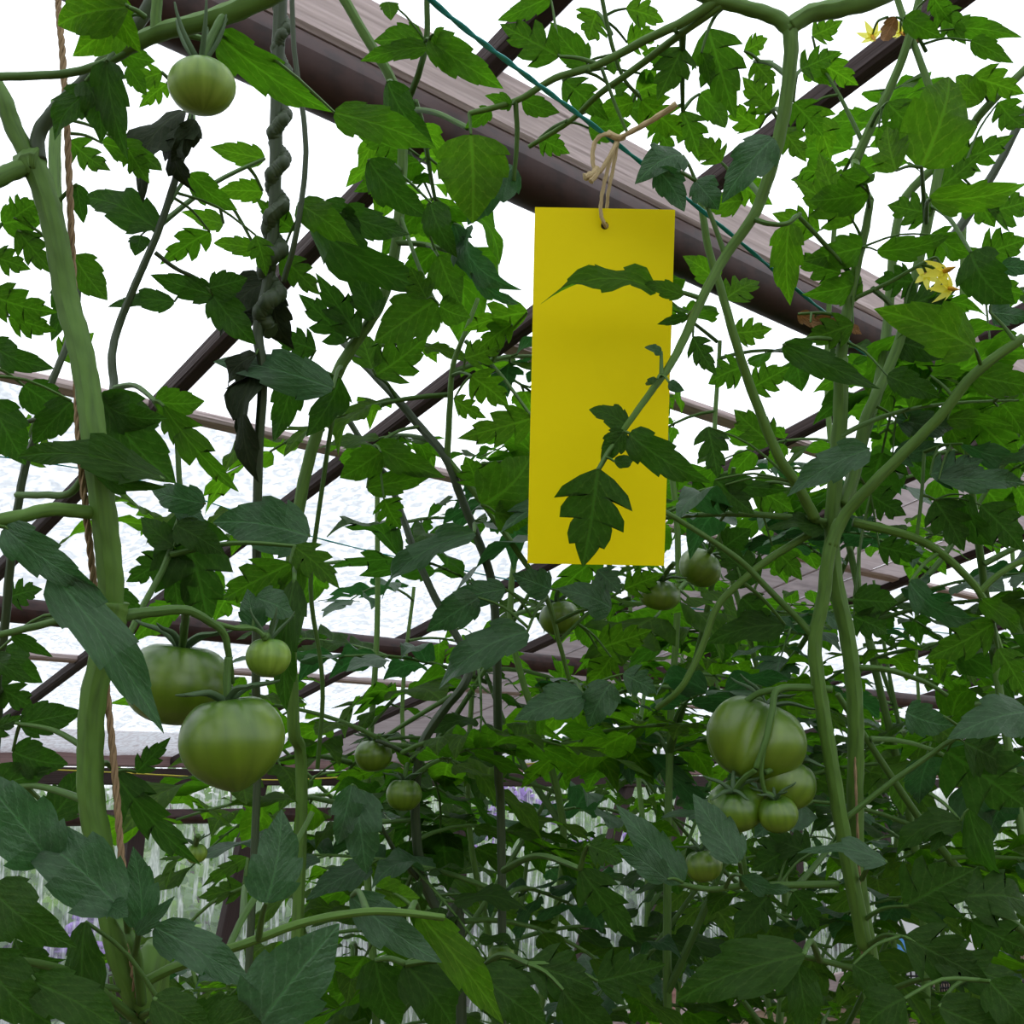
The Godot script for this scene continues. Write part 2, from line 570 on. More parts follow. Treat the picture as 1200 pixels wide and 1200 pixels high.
# a whole vine from the soil to near the roof, leaning and wandering a little
func vine(label: String, x: float, d: float, top: float, leaves: int, seed_: int, split: bool, group := "", size := 0.33, low := 0.45) -> Dictionary:
	var p := plant(label, x, d, group)
	var r := RandomNumberGenerator.new()
	r.seed = seed_
	var foot: Vector3 = p.node.position
	var w := [foot - Vector3(0, 0.03, 0)]
	var lean := Vector3(r.randf_range(-0.12, 0.12), 0, r.randf_range(-0.12, 0.12))
	top = minf(top, roof_over(foot + lean) - 0.12)
	for k in 7:
		var t := (k + 1) / 7.0
		w.append(foot + Vector3(0, top * t, 0) + lean * t + Vector3(r.randf_range(-0.045, 0.045), 0, r.randf_range(-0.045, 0.045)))
	sweep(p, w, 0.009, 0.004, "stem", "stem")
	for k in 3:
		var a: Vector3 = w[3 + k]
		var dir := Vector3(r.randf_range(-1, 1), 0.8, r.randf_range(-1, 1)).normalized() * r.randf_range(0.3, 0.5)
		var e := a + dir
		if e.y < roof_over(e) - 0.1 and (e - Vector3(0, EYE, 0)).dot(cam_fwd) > 1.1:
			sweep(p, [a, a + dir * 0.5 + Vector3(0, -0.03, 0), e], 0.006, 0.003, "stalk", "side_shoot")
	dress(p, leaves, seed_ + 1000, size, low, 2.6, split)
	if low > 1.0:
		dress(p, 7, seed_ + 2000, size, 0.55, 1.2, split)
	return p


# ------------------------------------------------------------------ fruit and flowers
func tomato(label: String, x: float, y: float, r_px: float, d: float, tall := 0.9, ribs := 5, rib := 0.015, tilt := Vector3.ZERO, up := 0.0, hang: Array = [], group := "", point := 0.0, mat := "fruit") -> Node3D:
	var c := at(x, y, d)
	var R := r_px * d / FOCAL
	var o := thing("tomato", label, "tomato", c - Vector3(0, R * tall, 0), group)
	var turn := Basis.from_euler(Vector3(deg_to_rad(tilt.x), deg_to_rad(tilt.y), deg_to_rad(tilt.z)))
	var lift := Vector3(0, R * tall, 0)
	var g := Geo.new()
	for i in 25:
		var v := i / 24.0
		var phi := v * PI
		for j in 41:
			var th := TAU * j / 40.0
			var wob := rib * cos(th * ribs + 0.6 * sin(th * 2.0)) * (0.45 + 0.55 * cos(phi * 0.9)) * sin(phi)
			wob -= rib * 1.4 * exp(-pow(sin((th * ribs + PI + 0.6 * sin(th * 2.0)) * 0.5) / 0.32, 2.0)) * sin(phi)
			var rr := R * (sin(phi) * (1.0 + 0.05 * sin(phi)) + 0.0) * (1.0 + wob + 0.025 * sin(th + 1.0))
			var yy := R * tall * (cos(phi) - 0.24 * exp(-pow(phi / 0.42, 2.0)) + (0.06 * exp(-pow((PI - phi) / 0.5, 2.0)) if point == 0.0 else -point * exp(-pow((PI - phi) / 0.35, 2.0))))
			g.v.append(turn * Vector3(rr * cos(th), yy, rr * sin(th)) + lift)
			g.u.append(Vector2(j / 40.0, v))
	for i in 24:
		for j in 40:
			var a := i * 41 + j
			g.tri(a, a + 1, a + 41)
			g.tri(a + 1, a + 42, a + 41)
	put("fruit", g.mesh(), mats[mat], o)
	# calyx: five narrow sepals curling away from the stalk
	var top := turn * Vector3(0, R * tall * 0.76, 0) + lift
	var k := Geo.new()
	for s in 5:
		var a := TAU * s / 5.0 + x
		var out := turn * Vector3(cos(a), 0, sin(a))
		var axis := turn * Vector3.UP
		var l := R * 0.85 + 0.010
		var pts := [top, top + out * l * 0.35 + axis * l * (0.16 + up * 0.4), top + out * l * (0.8 - up * 0.3) + axis * l * (0.12 + up * 0.9), top + out * l * (1.0 - up * 0.45) + axis * l * (up * 1.25 + 0.10)]
		var sm := smooth(pts, 4)
		k.tube(sm, taper(sm.size(), minf(0.0030, R * 0.11), 0.0005), 5)
	put("calyx", k.mesh(), mats["sepal"], o)
	if hang.size():
		var end: Vector3 = at(hang[0], hang[1], hang[2] if hang.size() > 2 else d) - o.position
		var st := Geo.new()
		var mid := top.lerp(end, 0.45) + turn * Vector3(0, R * 0.12, 0)
		var sm := smooth([top - turn * Vector3(0, R * 0.05, 0), mid, end], 5)
		st.tube(sm, taper(sm.size(), 0.0026, 0.0026), 6, 0.08)
		put("stalk", st.mesh(), mats["stalk"], o)
	return o


func flower(p: Dictionary, x: float, y: float, d: float, from: Array, r_px := 20.0, face := Vector3(0.3, -0.6, 0.7)) -> void:
	var c := at(x, y, d)
	var s := at(from[0], from[1], from[2])
	var g := Geo.new()
	g.tube(smooth([s, s.lerp(c, 0.6) + Vector3(0, 0.008, 0), c], 4), taper(9, 0.0016, 0.0011), 5)
	var o := commit("flower_stalk", g, mats["stalk"], p.node, s - p.node.position)
	var R := r_px * d / FOCAL
	var z := face.normalized()
	var xx := z.cross(Vector3.UP).normalized()
	var b := Basis(xx, z.cross(xx), z)
	for k in 6:
		var a := TAU * k / 6.0 + 0.3
		var pet := Geo.new()
		var dir := b * Vector3(cos(a), sin(a), -0.35)
		var wide := b * Vector3(-sin(a), cos(a), 0)
		for r in 6:
			var t := r / 5.0
			var w := R * 0.25 * sin(PI * pow(t * 0.93 + 0.05, 0.7))
			var m := c - s + dir * R * t - z * R * 0.35 * t * t
			for q in 3:
				pet.v.append(m + wide * w * (q - 1) + z * absf(q - 1.0) * w * 0.4)
				pet.u.append(Vector2(q * 0.5, t))
		for r in 5:
			for q in 2:
				var a0 := r * 3 + q
				pet.tri(a0, a0 + 1, a0 + 3)
				pet.tri(a0 + 1, a0 + 4, a0 + 3)
		put("petal", pet.mesh(), mats["petal"], o)
	var cone := Geo.new()
	cone.tube([c - s, c - s + z * R * 0.3, c - s + z * R * 0.75], [R * 0.13, R * 0.15, R * 0.03], 6)
	put("stamen_cone", cone.mesh(), mats["pistil"], o)


# ------------------------------------------------------------------ structure helpers
func bar_geo(g: Geo, a: Vector3, b: Vector3, wide: float, high: float, up: Vector3, bevel := 0.006) -> void:
	var t := (b - a).normalized()
	var s := t.cross(up).normalized()
	var n := s.cross(t)
	var w := wide * 0.5
	var h := high * 0.5
	var e := minf(bevel, minf(w, h) * 0.5)
	var ring := [Vector2(w, h - e), Vector2(w - e, h), Vector2(-w + e, h), Vector2(-w, h - e), Vector2(-w, -h + e), Vector2(-w + e, -h), Vector2(w - e, -h), Vector2(w, -h + e)]
	var l := a.distance_to(b)
	var run := 0.0
	for k in 8:
		var p: Vector2 = ring[k]
		var q: Vector2 = ring[(k + 1) % 8]
		var po := s * p.x + n * p.y
		var qo := s * q.x + n * q.y
		var step := p.distance_to(q)
		var pts := [a + po, b + po, b + qo, a + qo]
		var nor: Vector3 = (pts[2] - pts[0]).cross(pts[1] - pts[0])
		var uvs := [Vector2(run, 0), Vector2(run, l), Vector2(run + step, l), Vector2(run + step, 0)]
		if nor.dot(po + qo) < 0.0:
			pts.reverse()
			uvs.reverse()
		g.face(pts, uvs)
		run += step
	for end in 2:
		var base := a if end == 0 else b
		var pts := []
		var uvs := []
		for k in 8:
			var p: Vector2 = ring[k]
			pts.append(base + s * p.x + n * p.y)
			uvs.append(p)
		var nor: Vector3 = (pts[2] - pts[0]).cross(pts[1] - pts[0])
		if nor.dot(t) * (1.0 if end == 1 else -1.0) < 0.0:
			pts.reverse()
			uvs.reverse()
		g.face(pts, uvs)


func bar(called: String, a: Vector3, b: Vector3, wide: float, high: float, up: Vector3, mat: String, parent: Node3D) -> MeshInstance3D:
	var g := Geo.new()
	bar_geo(g, a, b, wide, high, up)
	return commit(called, g, mats[mat], parent, (a + b) * 0.5 - parent.position)


func pipe(called: String, a: Vector3, b: Vector3, r: float, mat: String, parent: Node3D) -> MeshInstance3D:
	var g := Geo.new()
	var pts := []
	for k in 13:
		pts.append(a.lerp(b, k / 12.0))
	g.tube(pts, taper(13, r, r), 16)
	return commit(called, g, mats[mat], parent, (a + b) * 0.5 - parent.position)


func group_node(called: String, kind: String, label: String) -> Node3D:
	var o := Node3D.new()
	o.name = called
	add_child(o)
	tag(o, label, "", "", kind)
	return o


# a creased sheet of film between four corners
func film(called: String, a: Vector3, b: Vector3, c: Vector3, d: Vector3, mat: String, parent: Node3D, seed_: int, sag := 0.02) -> void:
	var n := FastNoiseLite.new()
	n.seed = seed_
	n.frequency = 1.2
	var nor := (b - a).cross(d - a).normalized()
	var g := Geo.new()
	var cols := 16
	var rows := 20
	var lu := a.distance_to(b)
	var lv := a.distance_to(d)
	for i in rows + 1:
		for j in cols + 1:
			var s := float(j) / cols
			var t := float(i) / rows
			var p := a.lerp(b, s).lerp(d.lerp(c, s), t)
			var edge := sin(PI * s) * minf(1.0, minf(t, 1.0 - t) * 6.0)
			p += nor * (n.get_noise_2d(s * lu * 2.2, t * lv * 0.9) * sag * 1.6 + sag * 0.3) * edge
			g.v.append(p)
			g.u.append(Vector2(s * lu + seed_ * 0.37, t * lv))
	for i in rows:
		for j in cols:
			var q := i * (cols + 1) + j
			g.tri(q, q + 1, q + cols + 1)
			g.tri(q + 1, q + cols + 2, q + cols + 1)
	commit(called, g, mats[mat], parent, (a + c) * 0.5)


func lattice(g: Geo, o: Vector3, u: Vector3, v: Vector3, n: Vector3, nu: int, nv: int) -> void:
	var lu := u.length()
	var lv := v.length()
	for k in nu + 1:
		var p := o + u * (float(k) / nu)
		bar_geo(g, p, p + v, 0.012, 0.008, n, 0.002)
	for k in nv + 1:
		var p := o + v * (float(k) / nv)
		bar_geo(g, p, p + u, 0.012, 0.008, n, 0.002)


# ------------------------------------------------------------------ the scene
func _ready() -> void:
	rng.seed = 4242
	var pitch := deg_to_rad(PITCH)
	var yaw := deg_to_rad(YAW)
	cam_up = Vector3(0, cos(pitch), sin(pitch))
	cam_fwd = Vector3(0, sin(pitch), -cos(pitch))
	along = Vector3(sin(yaw), 0, -cos(yaw))
	across = Vector3(-cos(yaw), 0, -sin(yaw))
	var cam := Camera3D.new()
	cam.name = "camera"
	add_child(cam)
	cam.position = Vector3(0, EYE, 0)
	cam.rotation.x = pitch
	cam.fov = rad_to_deg(2.0 * atan(600.0 / FOCAL))
	cam.near = 0.05
	cam.far = 200.0
	cam.current = true
	# an overcast sky, and nothing else: it reaches everything through the film
	var sky_mat := ProceduralSkyMaterial.new()
	sky_mat.sky_top_color = Color(0.95, 0.97, 1.0)
	sky_mat.sky_horizon_color = Color(0.93, 0.95, 0.97)
	sky_mat.ground_bottom_color = Color(0.30, 0.33, 0.26)
	sky_mat.ground_horizon_color = Color(0.45, 0.48, 0.42)
	sky_mat.sky_energy_multiplier = 1.0
	sky_mat.ground_energy_multiplier = 1.0
	var sky := Sky.new()
	sky.sky_material = sky_mat
	var env := Environment.new()
	env.background_mode = Environment.BG_SKY
	env.sky = sky
	env.background_energy_multiplier = 1.0
	env.tonemap_mode = Environment.TONE_MAPPER_LINEAR
	env.tonemap_exposure = 2.05
	env.sdfgi_enabled = true
	env.ssao_enabled = true
	env.ssil_enabled = true
	var we := WorldEnvironment.new()
	we.name = "world_environment"
	we.environment = env
	add_child(we)

	make_materials()
	make_leaflets()
	make_templates()
	greenhouse()
	card_and_cords()
	left_plant()
	right_plant()
	hanging_shoot()
	centre_plants()
	vines()
	fruit()
	ground_things()
	garden()


func greenhouse() -> void:
	var b0 := -6.0
	var b1 := 13.0
	var far_n := 2.0 * RIDGE - WALL
	var slab := Geo.new()
	var corners := [house(b0, far_n, -EYE), house(b0, WALL, -EYE), house(b1, WALL, -EYE), house(b1, far_n, -EYE)]
	var mid: Vector3 = (corners[0] + corners[2]) * 0.5
	bar_geo(slab, house(b0, (WALL + far_n) * 0.5, -EYE - 0.1), house(b1, (WALL + far_n) * 0.5, -EYE - 0.1), WALL - far_n, 0.2, Vector3.UP, 0.01)
	var floor_ := put("floor", slab.mesh(), mats["soil"], self)
	tag(floor_, "", "", "", "structure")
	# roof: rafters down the slope, battens along it, film panels between
	var ceiling := group_node("ceiling", "structure", "")
	var up := (Vector3.UP + across * SLOPE).normalized()
	var rh := func(b: float, n: float, off := 0.0) -> Vector3: return house(b, n, ROOF - SLOPE * maxf(n, 2.0 * RIDGE - n) + off)
	var rafters := [-6.0, -4.6, -3.2, -2.0, -1.0, 0.0, 0.91, 1.42, 2.43, 3.02, 3.98, 5.2, 6.3, 7.3, 8.3, 9.6, 11.2, 13.0]
	for b in rafters:
		var thick := 0.045 if b > 2.9 else 0.036
		bar("rafter", rh.call(b, RIDGE, -0.022), rh.call(b, WALL, -0.022), thick, 0.038, up, "dark_timber", ceiling)
		bar("rafter", rh.call(b, RIDGE, -0.03), rh.call(b, far_n, -0.03), thick, 0.06, (Vector3.UP - across * SLOPE).normalized(), "dark_timber", ceiling)
	for n in [2.24, 3.95]:
		bar("batten", rh.call(b0, n, -0.012), rh.call(b1, n, -0.012), 0.04, 0.022, up, "old_timber", ceiling)
	bar("batten", rh.call(1.42, 1.68, -0.012), rh.call(3.02, 1.68, -0.012), 0.045, 0.022, up, "old_timber", ceiling)
	for n in [-4.2, -6.2]:
		bar("batten", rh.call(b0, n, -0.012), rh.call(b1, n, -0.012), 0.04, 0.022, up, "old_timber", ceiling)
	bar("ridge_beam", rh.call(b0, RIDGE, -0.06), rh.call(b1, RIDGE, -0.06), 0.06, 0.12, Vector3.UP, "dark_timber", ceiling)
	for k in rafters.size() - 1:
		film("film_panel", rh.call(rafters[k], RIDGE), rh.call(rafters[k + 1], RIDGE), rh.call(rafters[k + 1], 2.24), rh.call(rafters[k], 2.24), "roof_film", ceiling, k + 1)
		film("film_panel", rh.call(rafters[k], 2.24), rh.call(rafters[k + 1], 2.24), rh.call(rafters[k + 1], WALL + 0.1), rh.call(rafters[k], WALL + 0.1), "creased_film", ceiling, k + 51, 0.035)
		film("film_panel", rh.call(rafters[k + 1], RIDGE), rh.call(rafters[k], RIDGE), rh.call(rafters[k], far_n - 0.1), rh.call(rafters[k + 1], far_n - 0.1), "roof_film", ceiling, k + 31)
	# two strips of the roof carry grey panels, made translucent to look lighter from below
	for strip in [[3.02, 3.98, 0.9, 5.3, 4], [7.3, 8.3, 3.3, 5.3, 4]]:
		var count: int = strip[4]
		for k in count:
			var w: float = (strip[1] - strip[0]) / count
			var b: float = strip[0] + w * (k + 0.5)
			var off := -0.012 - 0.006 * (k % 2)
			var top: float = strip[2] + 0.03 * ((k * 7) % 3)
			film("roof_sheet", rh.call(b - w * 0.53, top, off), rh.call(b + w * 0.53, top, off), rh.call(b + w * 0.53, strip[3], off), rh.call(b - w * 0.53, strip[3], off), "roof_sheet", ceiling, 200 + k, 0.006)
	# wall under the low eave
	var wall := group_node("wall_back", "structure", "")
	bar("eave_board", house(b0, WALL - 0.03, 0.20), house(b1, WALL - 0.03, 0.20), 0.04, 0.17, Vector3.UP, "eave_timber", wall)
	bar("eave_shaded_underside", house(b0, WALL - 0.02, 0.07), house(b1, WALL - 0.02, 0.07), 0.10, 0.08, Vector3.UP, "dark_timber", wall)  # dark bar stands in for the shaded underside of the eave board
	pipe("rail", house(b0, WALL - 0.08, -0.12), house(3.7, WALL - 0.08, -0.12), 0.036, "brown_pipe", wall)
	for e in [[1.3, 1.36, -1.5, 0.05], [2.24, 2.28, -1.5, 0.05], [2.78, 2.92, -0.75, 0.05], [2.62, 2.78, -1.5, -0.75], [5.28, 5.75, -1.0, 0.05], [5.1, 5.28, -1.5, -1.0], [5.75, 6.36, -1.5, 0.05], [4.2, 4.3, -1.5, 0.05], [7.6, 7.7, -1.5, 0.05], [8.9, 9.0, -1.5, 0.05], [10.6, 10.7, -1.5, 0.05], [12.0, 12.1, -1.5, 0.05], [-0.6, -0.6, -1.5, 0.05], [-2.6, -2.6, -1.5, 0.05], [-4.6, -4.6, -1.5, 0.05]]:
		bar("post", house(e[0], WALL - 0.02, e[2]), house(e[1], WALL - 0.02, e[3]), 0.085, 0.07, across, "dark_timber", wall)
	bar("sill_board", house(b0, WALL, -1.48), house(b1, WALL, -1.48), 0.05, 0.16, Vector3.UP, "old_timber", wall)
	for k in 10:
		var p := b0 + (b1 - b0) * k / 10.0
		var q := b0 + (b1 - b0) * (k + 1) / 10.0
		film("film_panel", house(p, WALL + 0.03, -1.45), house(q, WALL + 0.03, -1.45), house(q, WALL + 0.03, 0.17), house(p, WALL + 0.03, 0.17), "wall_film", wall, k + 70, 0.03)
	# the other three walls, behind the eye
	var names := ["wall_front", "wall_left", "wall_right"]
	for k in 3:
		var w := group_node(names[k], "structure", "")
		var a: Vector3 = [house(b0, far_n, 0), house(b0, far_n, 0), house(b1, far_n, 0)][k]
		var b: Vector3 = [house(b1, far_n, 0), house(b0, WALL, 0), house(b1, WALL, 0)][k]
		a.y = 0.0
		b.y = 0.0
		bar("sill_board", a + Vector3(0, 0.07, 0), b + Vector3(0, 0.07, 0), 0.05, 0.16, Vector3.UP, "old_timber", w)
		for j in 7:
			var p := a.lerp(b, j / 6.0)
			bar("post", p, Vector3(p.x, roof_over(p) - 0.06, p.z), 0.08, 0.07, (b - a).normalized(), "dark_timber", w)
			if j < 6:
				var q := a.lerp(b, (j + 1) / 6.0)
				film("film_panel", p + Vector3(0, 0.1, 0), q + Vector3(0, 0.1, 0), Vector3(q.x, roof_over(q), q.z), Vector3(p.x, roof_over(p), p.z), "wall_film", w, 90 + k * 10 + j)
	# the big beam overhead, the lower pipe
	var beam := thing("roof_beam", "thick brown pole with a weathered grey plank along it, crossing above the yellow card", "beam", house(3.5, 1.13, -EYE))
	pipe("pole", house(b0 + 0.1, 1.13, 0.915), house(b1 - 0.1, 1.13, 0.915), 0.045, "brown_pipe", beam)
	var pl := Geo.new()
	bar_geo(pl, house(b0 + 0.1, 1.115, 1.006), house(b1 - 0.1, 1.115, 1.006), 0.03, 0.098, Vector3.UP, 0.006)
	commit("plank", pl, mats["old_timber"], beam)
	for b in [-5.8, -2.6, 7.5, 12.8]:
		pipe("beam_post", house(b, 1.13, -1.56), house(b, 1.13, 0.90), 0.04, "brown_pipe", beam)
	var low := thing("steel_pipe", "long brown pipe running level behind the plants below the yellow card", "pipe", house(3.5, 2.95, -EYE))
	pipe("tube", house(b0 + 0.1, 2.95, 0.45), house(b1 - 0.1, 2.95, 0.45), 0.033, "brown_pipe", low)
	for b in [-5.7, -1.2, 8.7, 12.9]:
		pipe("pipe_post", house(b, 2.95, -1.56), house(b, 2.95, 0.43), 0.028, "brown_pipe", low)


func cord(called: String, label: String, pts: Array, r: float, mat: String) -> void:
	var w: Array = pts
	var g := Geo.new()
	for strand in 2:
		var path := []
		var s := smooth(w, 14)
		for k in s.size():
			var a := k * 0.9 + strand * PI
			path.append(s[k] + Vector3(cos(a), sin(a) * 0.5, sin(a)) * r * 0.32)
		g.tube(path, taper(path.size(), r * 0.62, r * 0.62), 6)
	var o := put(called, g.mesh(w[0]), mats[mat], self, Transform3D(Basis(), w[0]))
	tag(o, label, "cord")


func card_and_cords() -> void:
	# sticky card: a thin sheet with a punched hole, hanging a little askew
	var d := 0.80
	var tl := at(627, 243, d)
	var tr := at(791, 246, d + 0.004)
	var bl := at(618, 660, d + 0.012)
	var br := at(778, 663, d + 0.016)
	var ux := (tr - tl).normalized()
	var uz := ux.cross((tl - bl).normalized()).normalized()
	var root := thing("yellow_card", "plain yellow sticky card hanging upright from a teal line, a tomato shoot across it", "sticky trap", bl.lerp(br, 0.5))
	var hole := at(709, 264, d + 0.001)
	hole += uz * (tl - hole).dot(uz)
	var hr := 0.0029
	var g := Geo.new()
	var n := 40
	for side in 2:
		var off := uz * (0.0009 if side == 0 else -0.0009)
		var rim := []
		var outer := []
		for k in n:
			var a := TAU * k / n
			var dir := ux * cos(a) + uz.cross(ux) * sin(a)
			rim.append(hole + dir * hr + off)
			var t := 10.0
			for e in [[tl, tr], [tr, br], [br, bl], [bl, tl]]:
				var along_e: Vector3 = (e[1] - e[0]).normalized()
				var nn := uz.cross(along_e)
				var den := dir.dot(nn)
				if absf(den) > 1e-6:
					var q: float = (e[0] - hole).dot(nn) / den
					if q > 0.0:
						t = minf(t, q)
			outer.append(hole + dir * t + off)
		var cs := [tl + off, tr + off, br + off, bl + off]
		for k in n:
			var q: Array = [rim[k], outer[k], outer[(k + 1) % n], rim[(k + 1) % n]]
			for c: Vector3 in cs:
				var e0: Vector3 = outer[k] - hole
				var e1: Vector3 = outer[(k + 1) % n] - hole
				var ec: Vector3 = c - hole
				if e0.cross(ec).dot(uz) > 0.0 and ec.cross(e1).dot(uz) > 0.0 and ec.dot(e0) > 0.0:
					q.insert(2, c)
			var uvs := []
			if side == 0:
				q.reverse()
			for p: Vector3 in q:
				uvs.append(Vector2((p - bl).dot(ux) * 6.0, (p - bl).y * 6.0))
			g.face(q, uvs)
	for e in [[tl, tr], [tr, br], [br, bl], [bl, tl]]:
		var o := uz * 0.0009
		g.face([e[0] + o, e[0] - o, e[1] - o, e[1] + o], [Vector2.ZERO, Vector2.ZERO, Vector2.ZERO, Vector2.ZERO])
	for k in n:
		var o := uz * 0.0009
		var d0 := ux * cos(TAU * k / n) + uz.cross(ux) * sin(TAU * k / n)
		var d1 := ux * cos(TAU * (k + 1) / n) + uz.cross(ux) * sin(TAU * (k + 1) / n)
		g.face([hole + d0 * hr + o, hole + d1 * hr + o, hole + d1 * hr - o, hole + d0 * hr - o], [Vector2.ZERO, Vector2.ZERO, Vector2.ZERO, Vector2.ZERO])
	commit("card_sheet", g, mats["card"], root)
	# raffia tie: a loop through the hole, a knot on the line, a tuft and a long end
	var tie := thing("raffia_tie", "pale raffia string tying the yellow card to the teal line", "string", at(709, 268, d))
	var knot := at(722, 164, 0.80)
	var loops := [
		[[[722, 166, .797], [713, 195, .795], [706, 225, .795], [704, 248, .796], [708, 262, .797], [711, 266, .806]], .0015, .0013],
		[[[724, 165, .799], [719, 195, .80], [713, 225, .802], [711, 248, .806], [710, 266, .808]], .0014, .0013],
		[[[722, 160, .80], [706, 158, .79], [696, 170, .79], [695, 192, .79], [702, 202, .79], [716, 180, .792], [724, 164, .796]], .0017, .0015],
		[[[700, 196, .79], [695, 203, .788], [685, 208, .786]], .0018, .0028],
		[[[702, 198, .79], [698, 206, .787], [692, 213, .785]], .0016, .002],
		[[[722, 164, .796], [740, 154, .79], [765, 140, .785], [793, 122, .78]], .0015, .0022],
		[[[724, 162, .798], [745, 153, .793], [768, 140, .788], [791, 126, .784]], .0013, .0012],
	]
	for k in loops.size():
		var l: Array = loops[k]
		var gl := Geo.new()
		var s := smooth(px(l[0]), 6)
		gl.tube(s, taper(s.size(), l[1], l[2]), 7, 0.15)
		commit(["loop_strand", "loop_strand", "bow", "tuft", "tuft", "loose_end", "loose_end"][k], gl, mats["raffia"], tie)
	var kn := Geo.new()
	kn.tube(smooth([knot + Vector3(-.006, .003, .004), knot + Vector3(0, -.002, .006), knot + Vector3(.005, .001, .002), knot + Vector3(.003, .004, -.004)], 5), taper(16, .0026, .0022), 7)
	commit("knot", kn, mats["raffia"], tie)
	# lines
	var a := at(470, -35, 0.60)
	cord("teal_line", "thin teal line slanting down to the right above the yellow card", [at(330, -170, .53), at(505, 0, .62), at(612, 85, .71), at(716, 163, .80), at(845, 265, .94), at(965, 365, 1.12), at(1100, 470, 1.4), at(1500, 700, 2.6)], 0.0021, "teal_cord")
	cord("teal_line", "thin teal line low behind the left tomato stem and below the yellow card", [at(-80, 525, 2.4), at(150, 560, 2.45), at(370, 630, 2.5), at(560, 672, 2.55), at(730, 703, 2.6), at(900, 722, 2.7), at(1300, 760, 3.0)], 0.0022, "teal_cord")
	cord("yellow_line", "thin yellow line stretched level across the back wall below the pair of big tomatoes", [at(-100, 895, 4.0), at(130, 905, 4.1), at(320, 914, 4.2), at(450, 907, 4.3), at(560, 900, 4.4), at(700, 888, 4.5)], 0.004, "yellow_cord")
	# jute twine up the left stem: two strands laid round each other
	var pts := px([[66, -60, .69], [68, 0, .69], [73, 60, .68], [78, 140, .67], [82, 230, .665], [86, 330, .66], [89, 430, .648], [93, 520, .638], [102, 610, .64], [112, 700, .66], [124, 800, .655], [134, 900, .65], [142, 1000, .645], [150, 1080, .64], [156, 1130, .645], [160, 1230, .66]])
	var w := smooth(pts, 26)
	var jute := Geo.new()
	for strand in 3:
		var path := []
		for k in w.size():
			var t: Vector3 = (w[mini(k + 1, w.size() - 1)] - w[maxi(k - 1, 0)]).normalized()
			var s1 := t.cross(Vector3(0, 0, 1)).normalized()
			var s2 := t.cross(s1)
			var an := k * 0.42 + strand * TAU / 3.0
			path.append(w[k] + (s1 * cos(an) + s2 * sin(an)) * 0.0011)
		jute.tube(path, taper(path.size(), 0.00115, 0.00115), 5)
	var jt := put("jute_twine", jute.mesh(w[0]), mats["jute"], self, Transform3D(Basis(), w[0]))
	tag(jt, "brown twisted jute twine running up beside the thick stem at the left edge", "twine")
	cord("jute_twine", "pale twine running up between the double stems on the right", px([[982, 420, 1.02], [984, 560, 1.015], [982, 660, 1.02], [990, 760, 1.02], [1000, 860, 1.0], [1004, 950, .985], [1008, 1050, .99], [1012, 1150, 1.0]]), 0.0016, "jute")


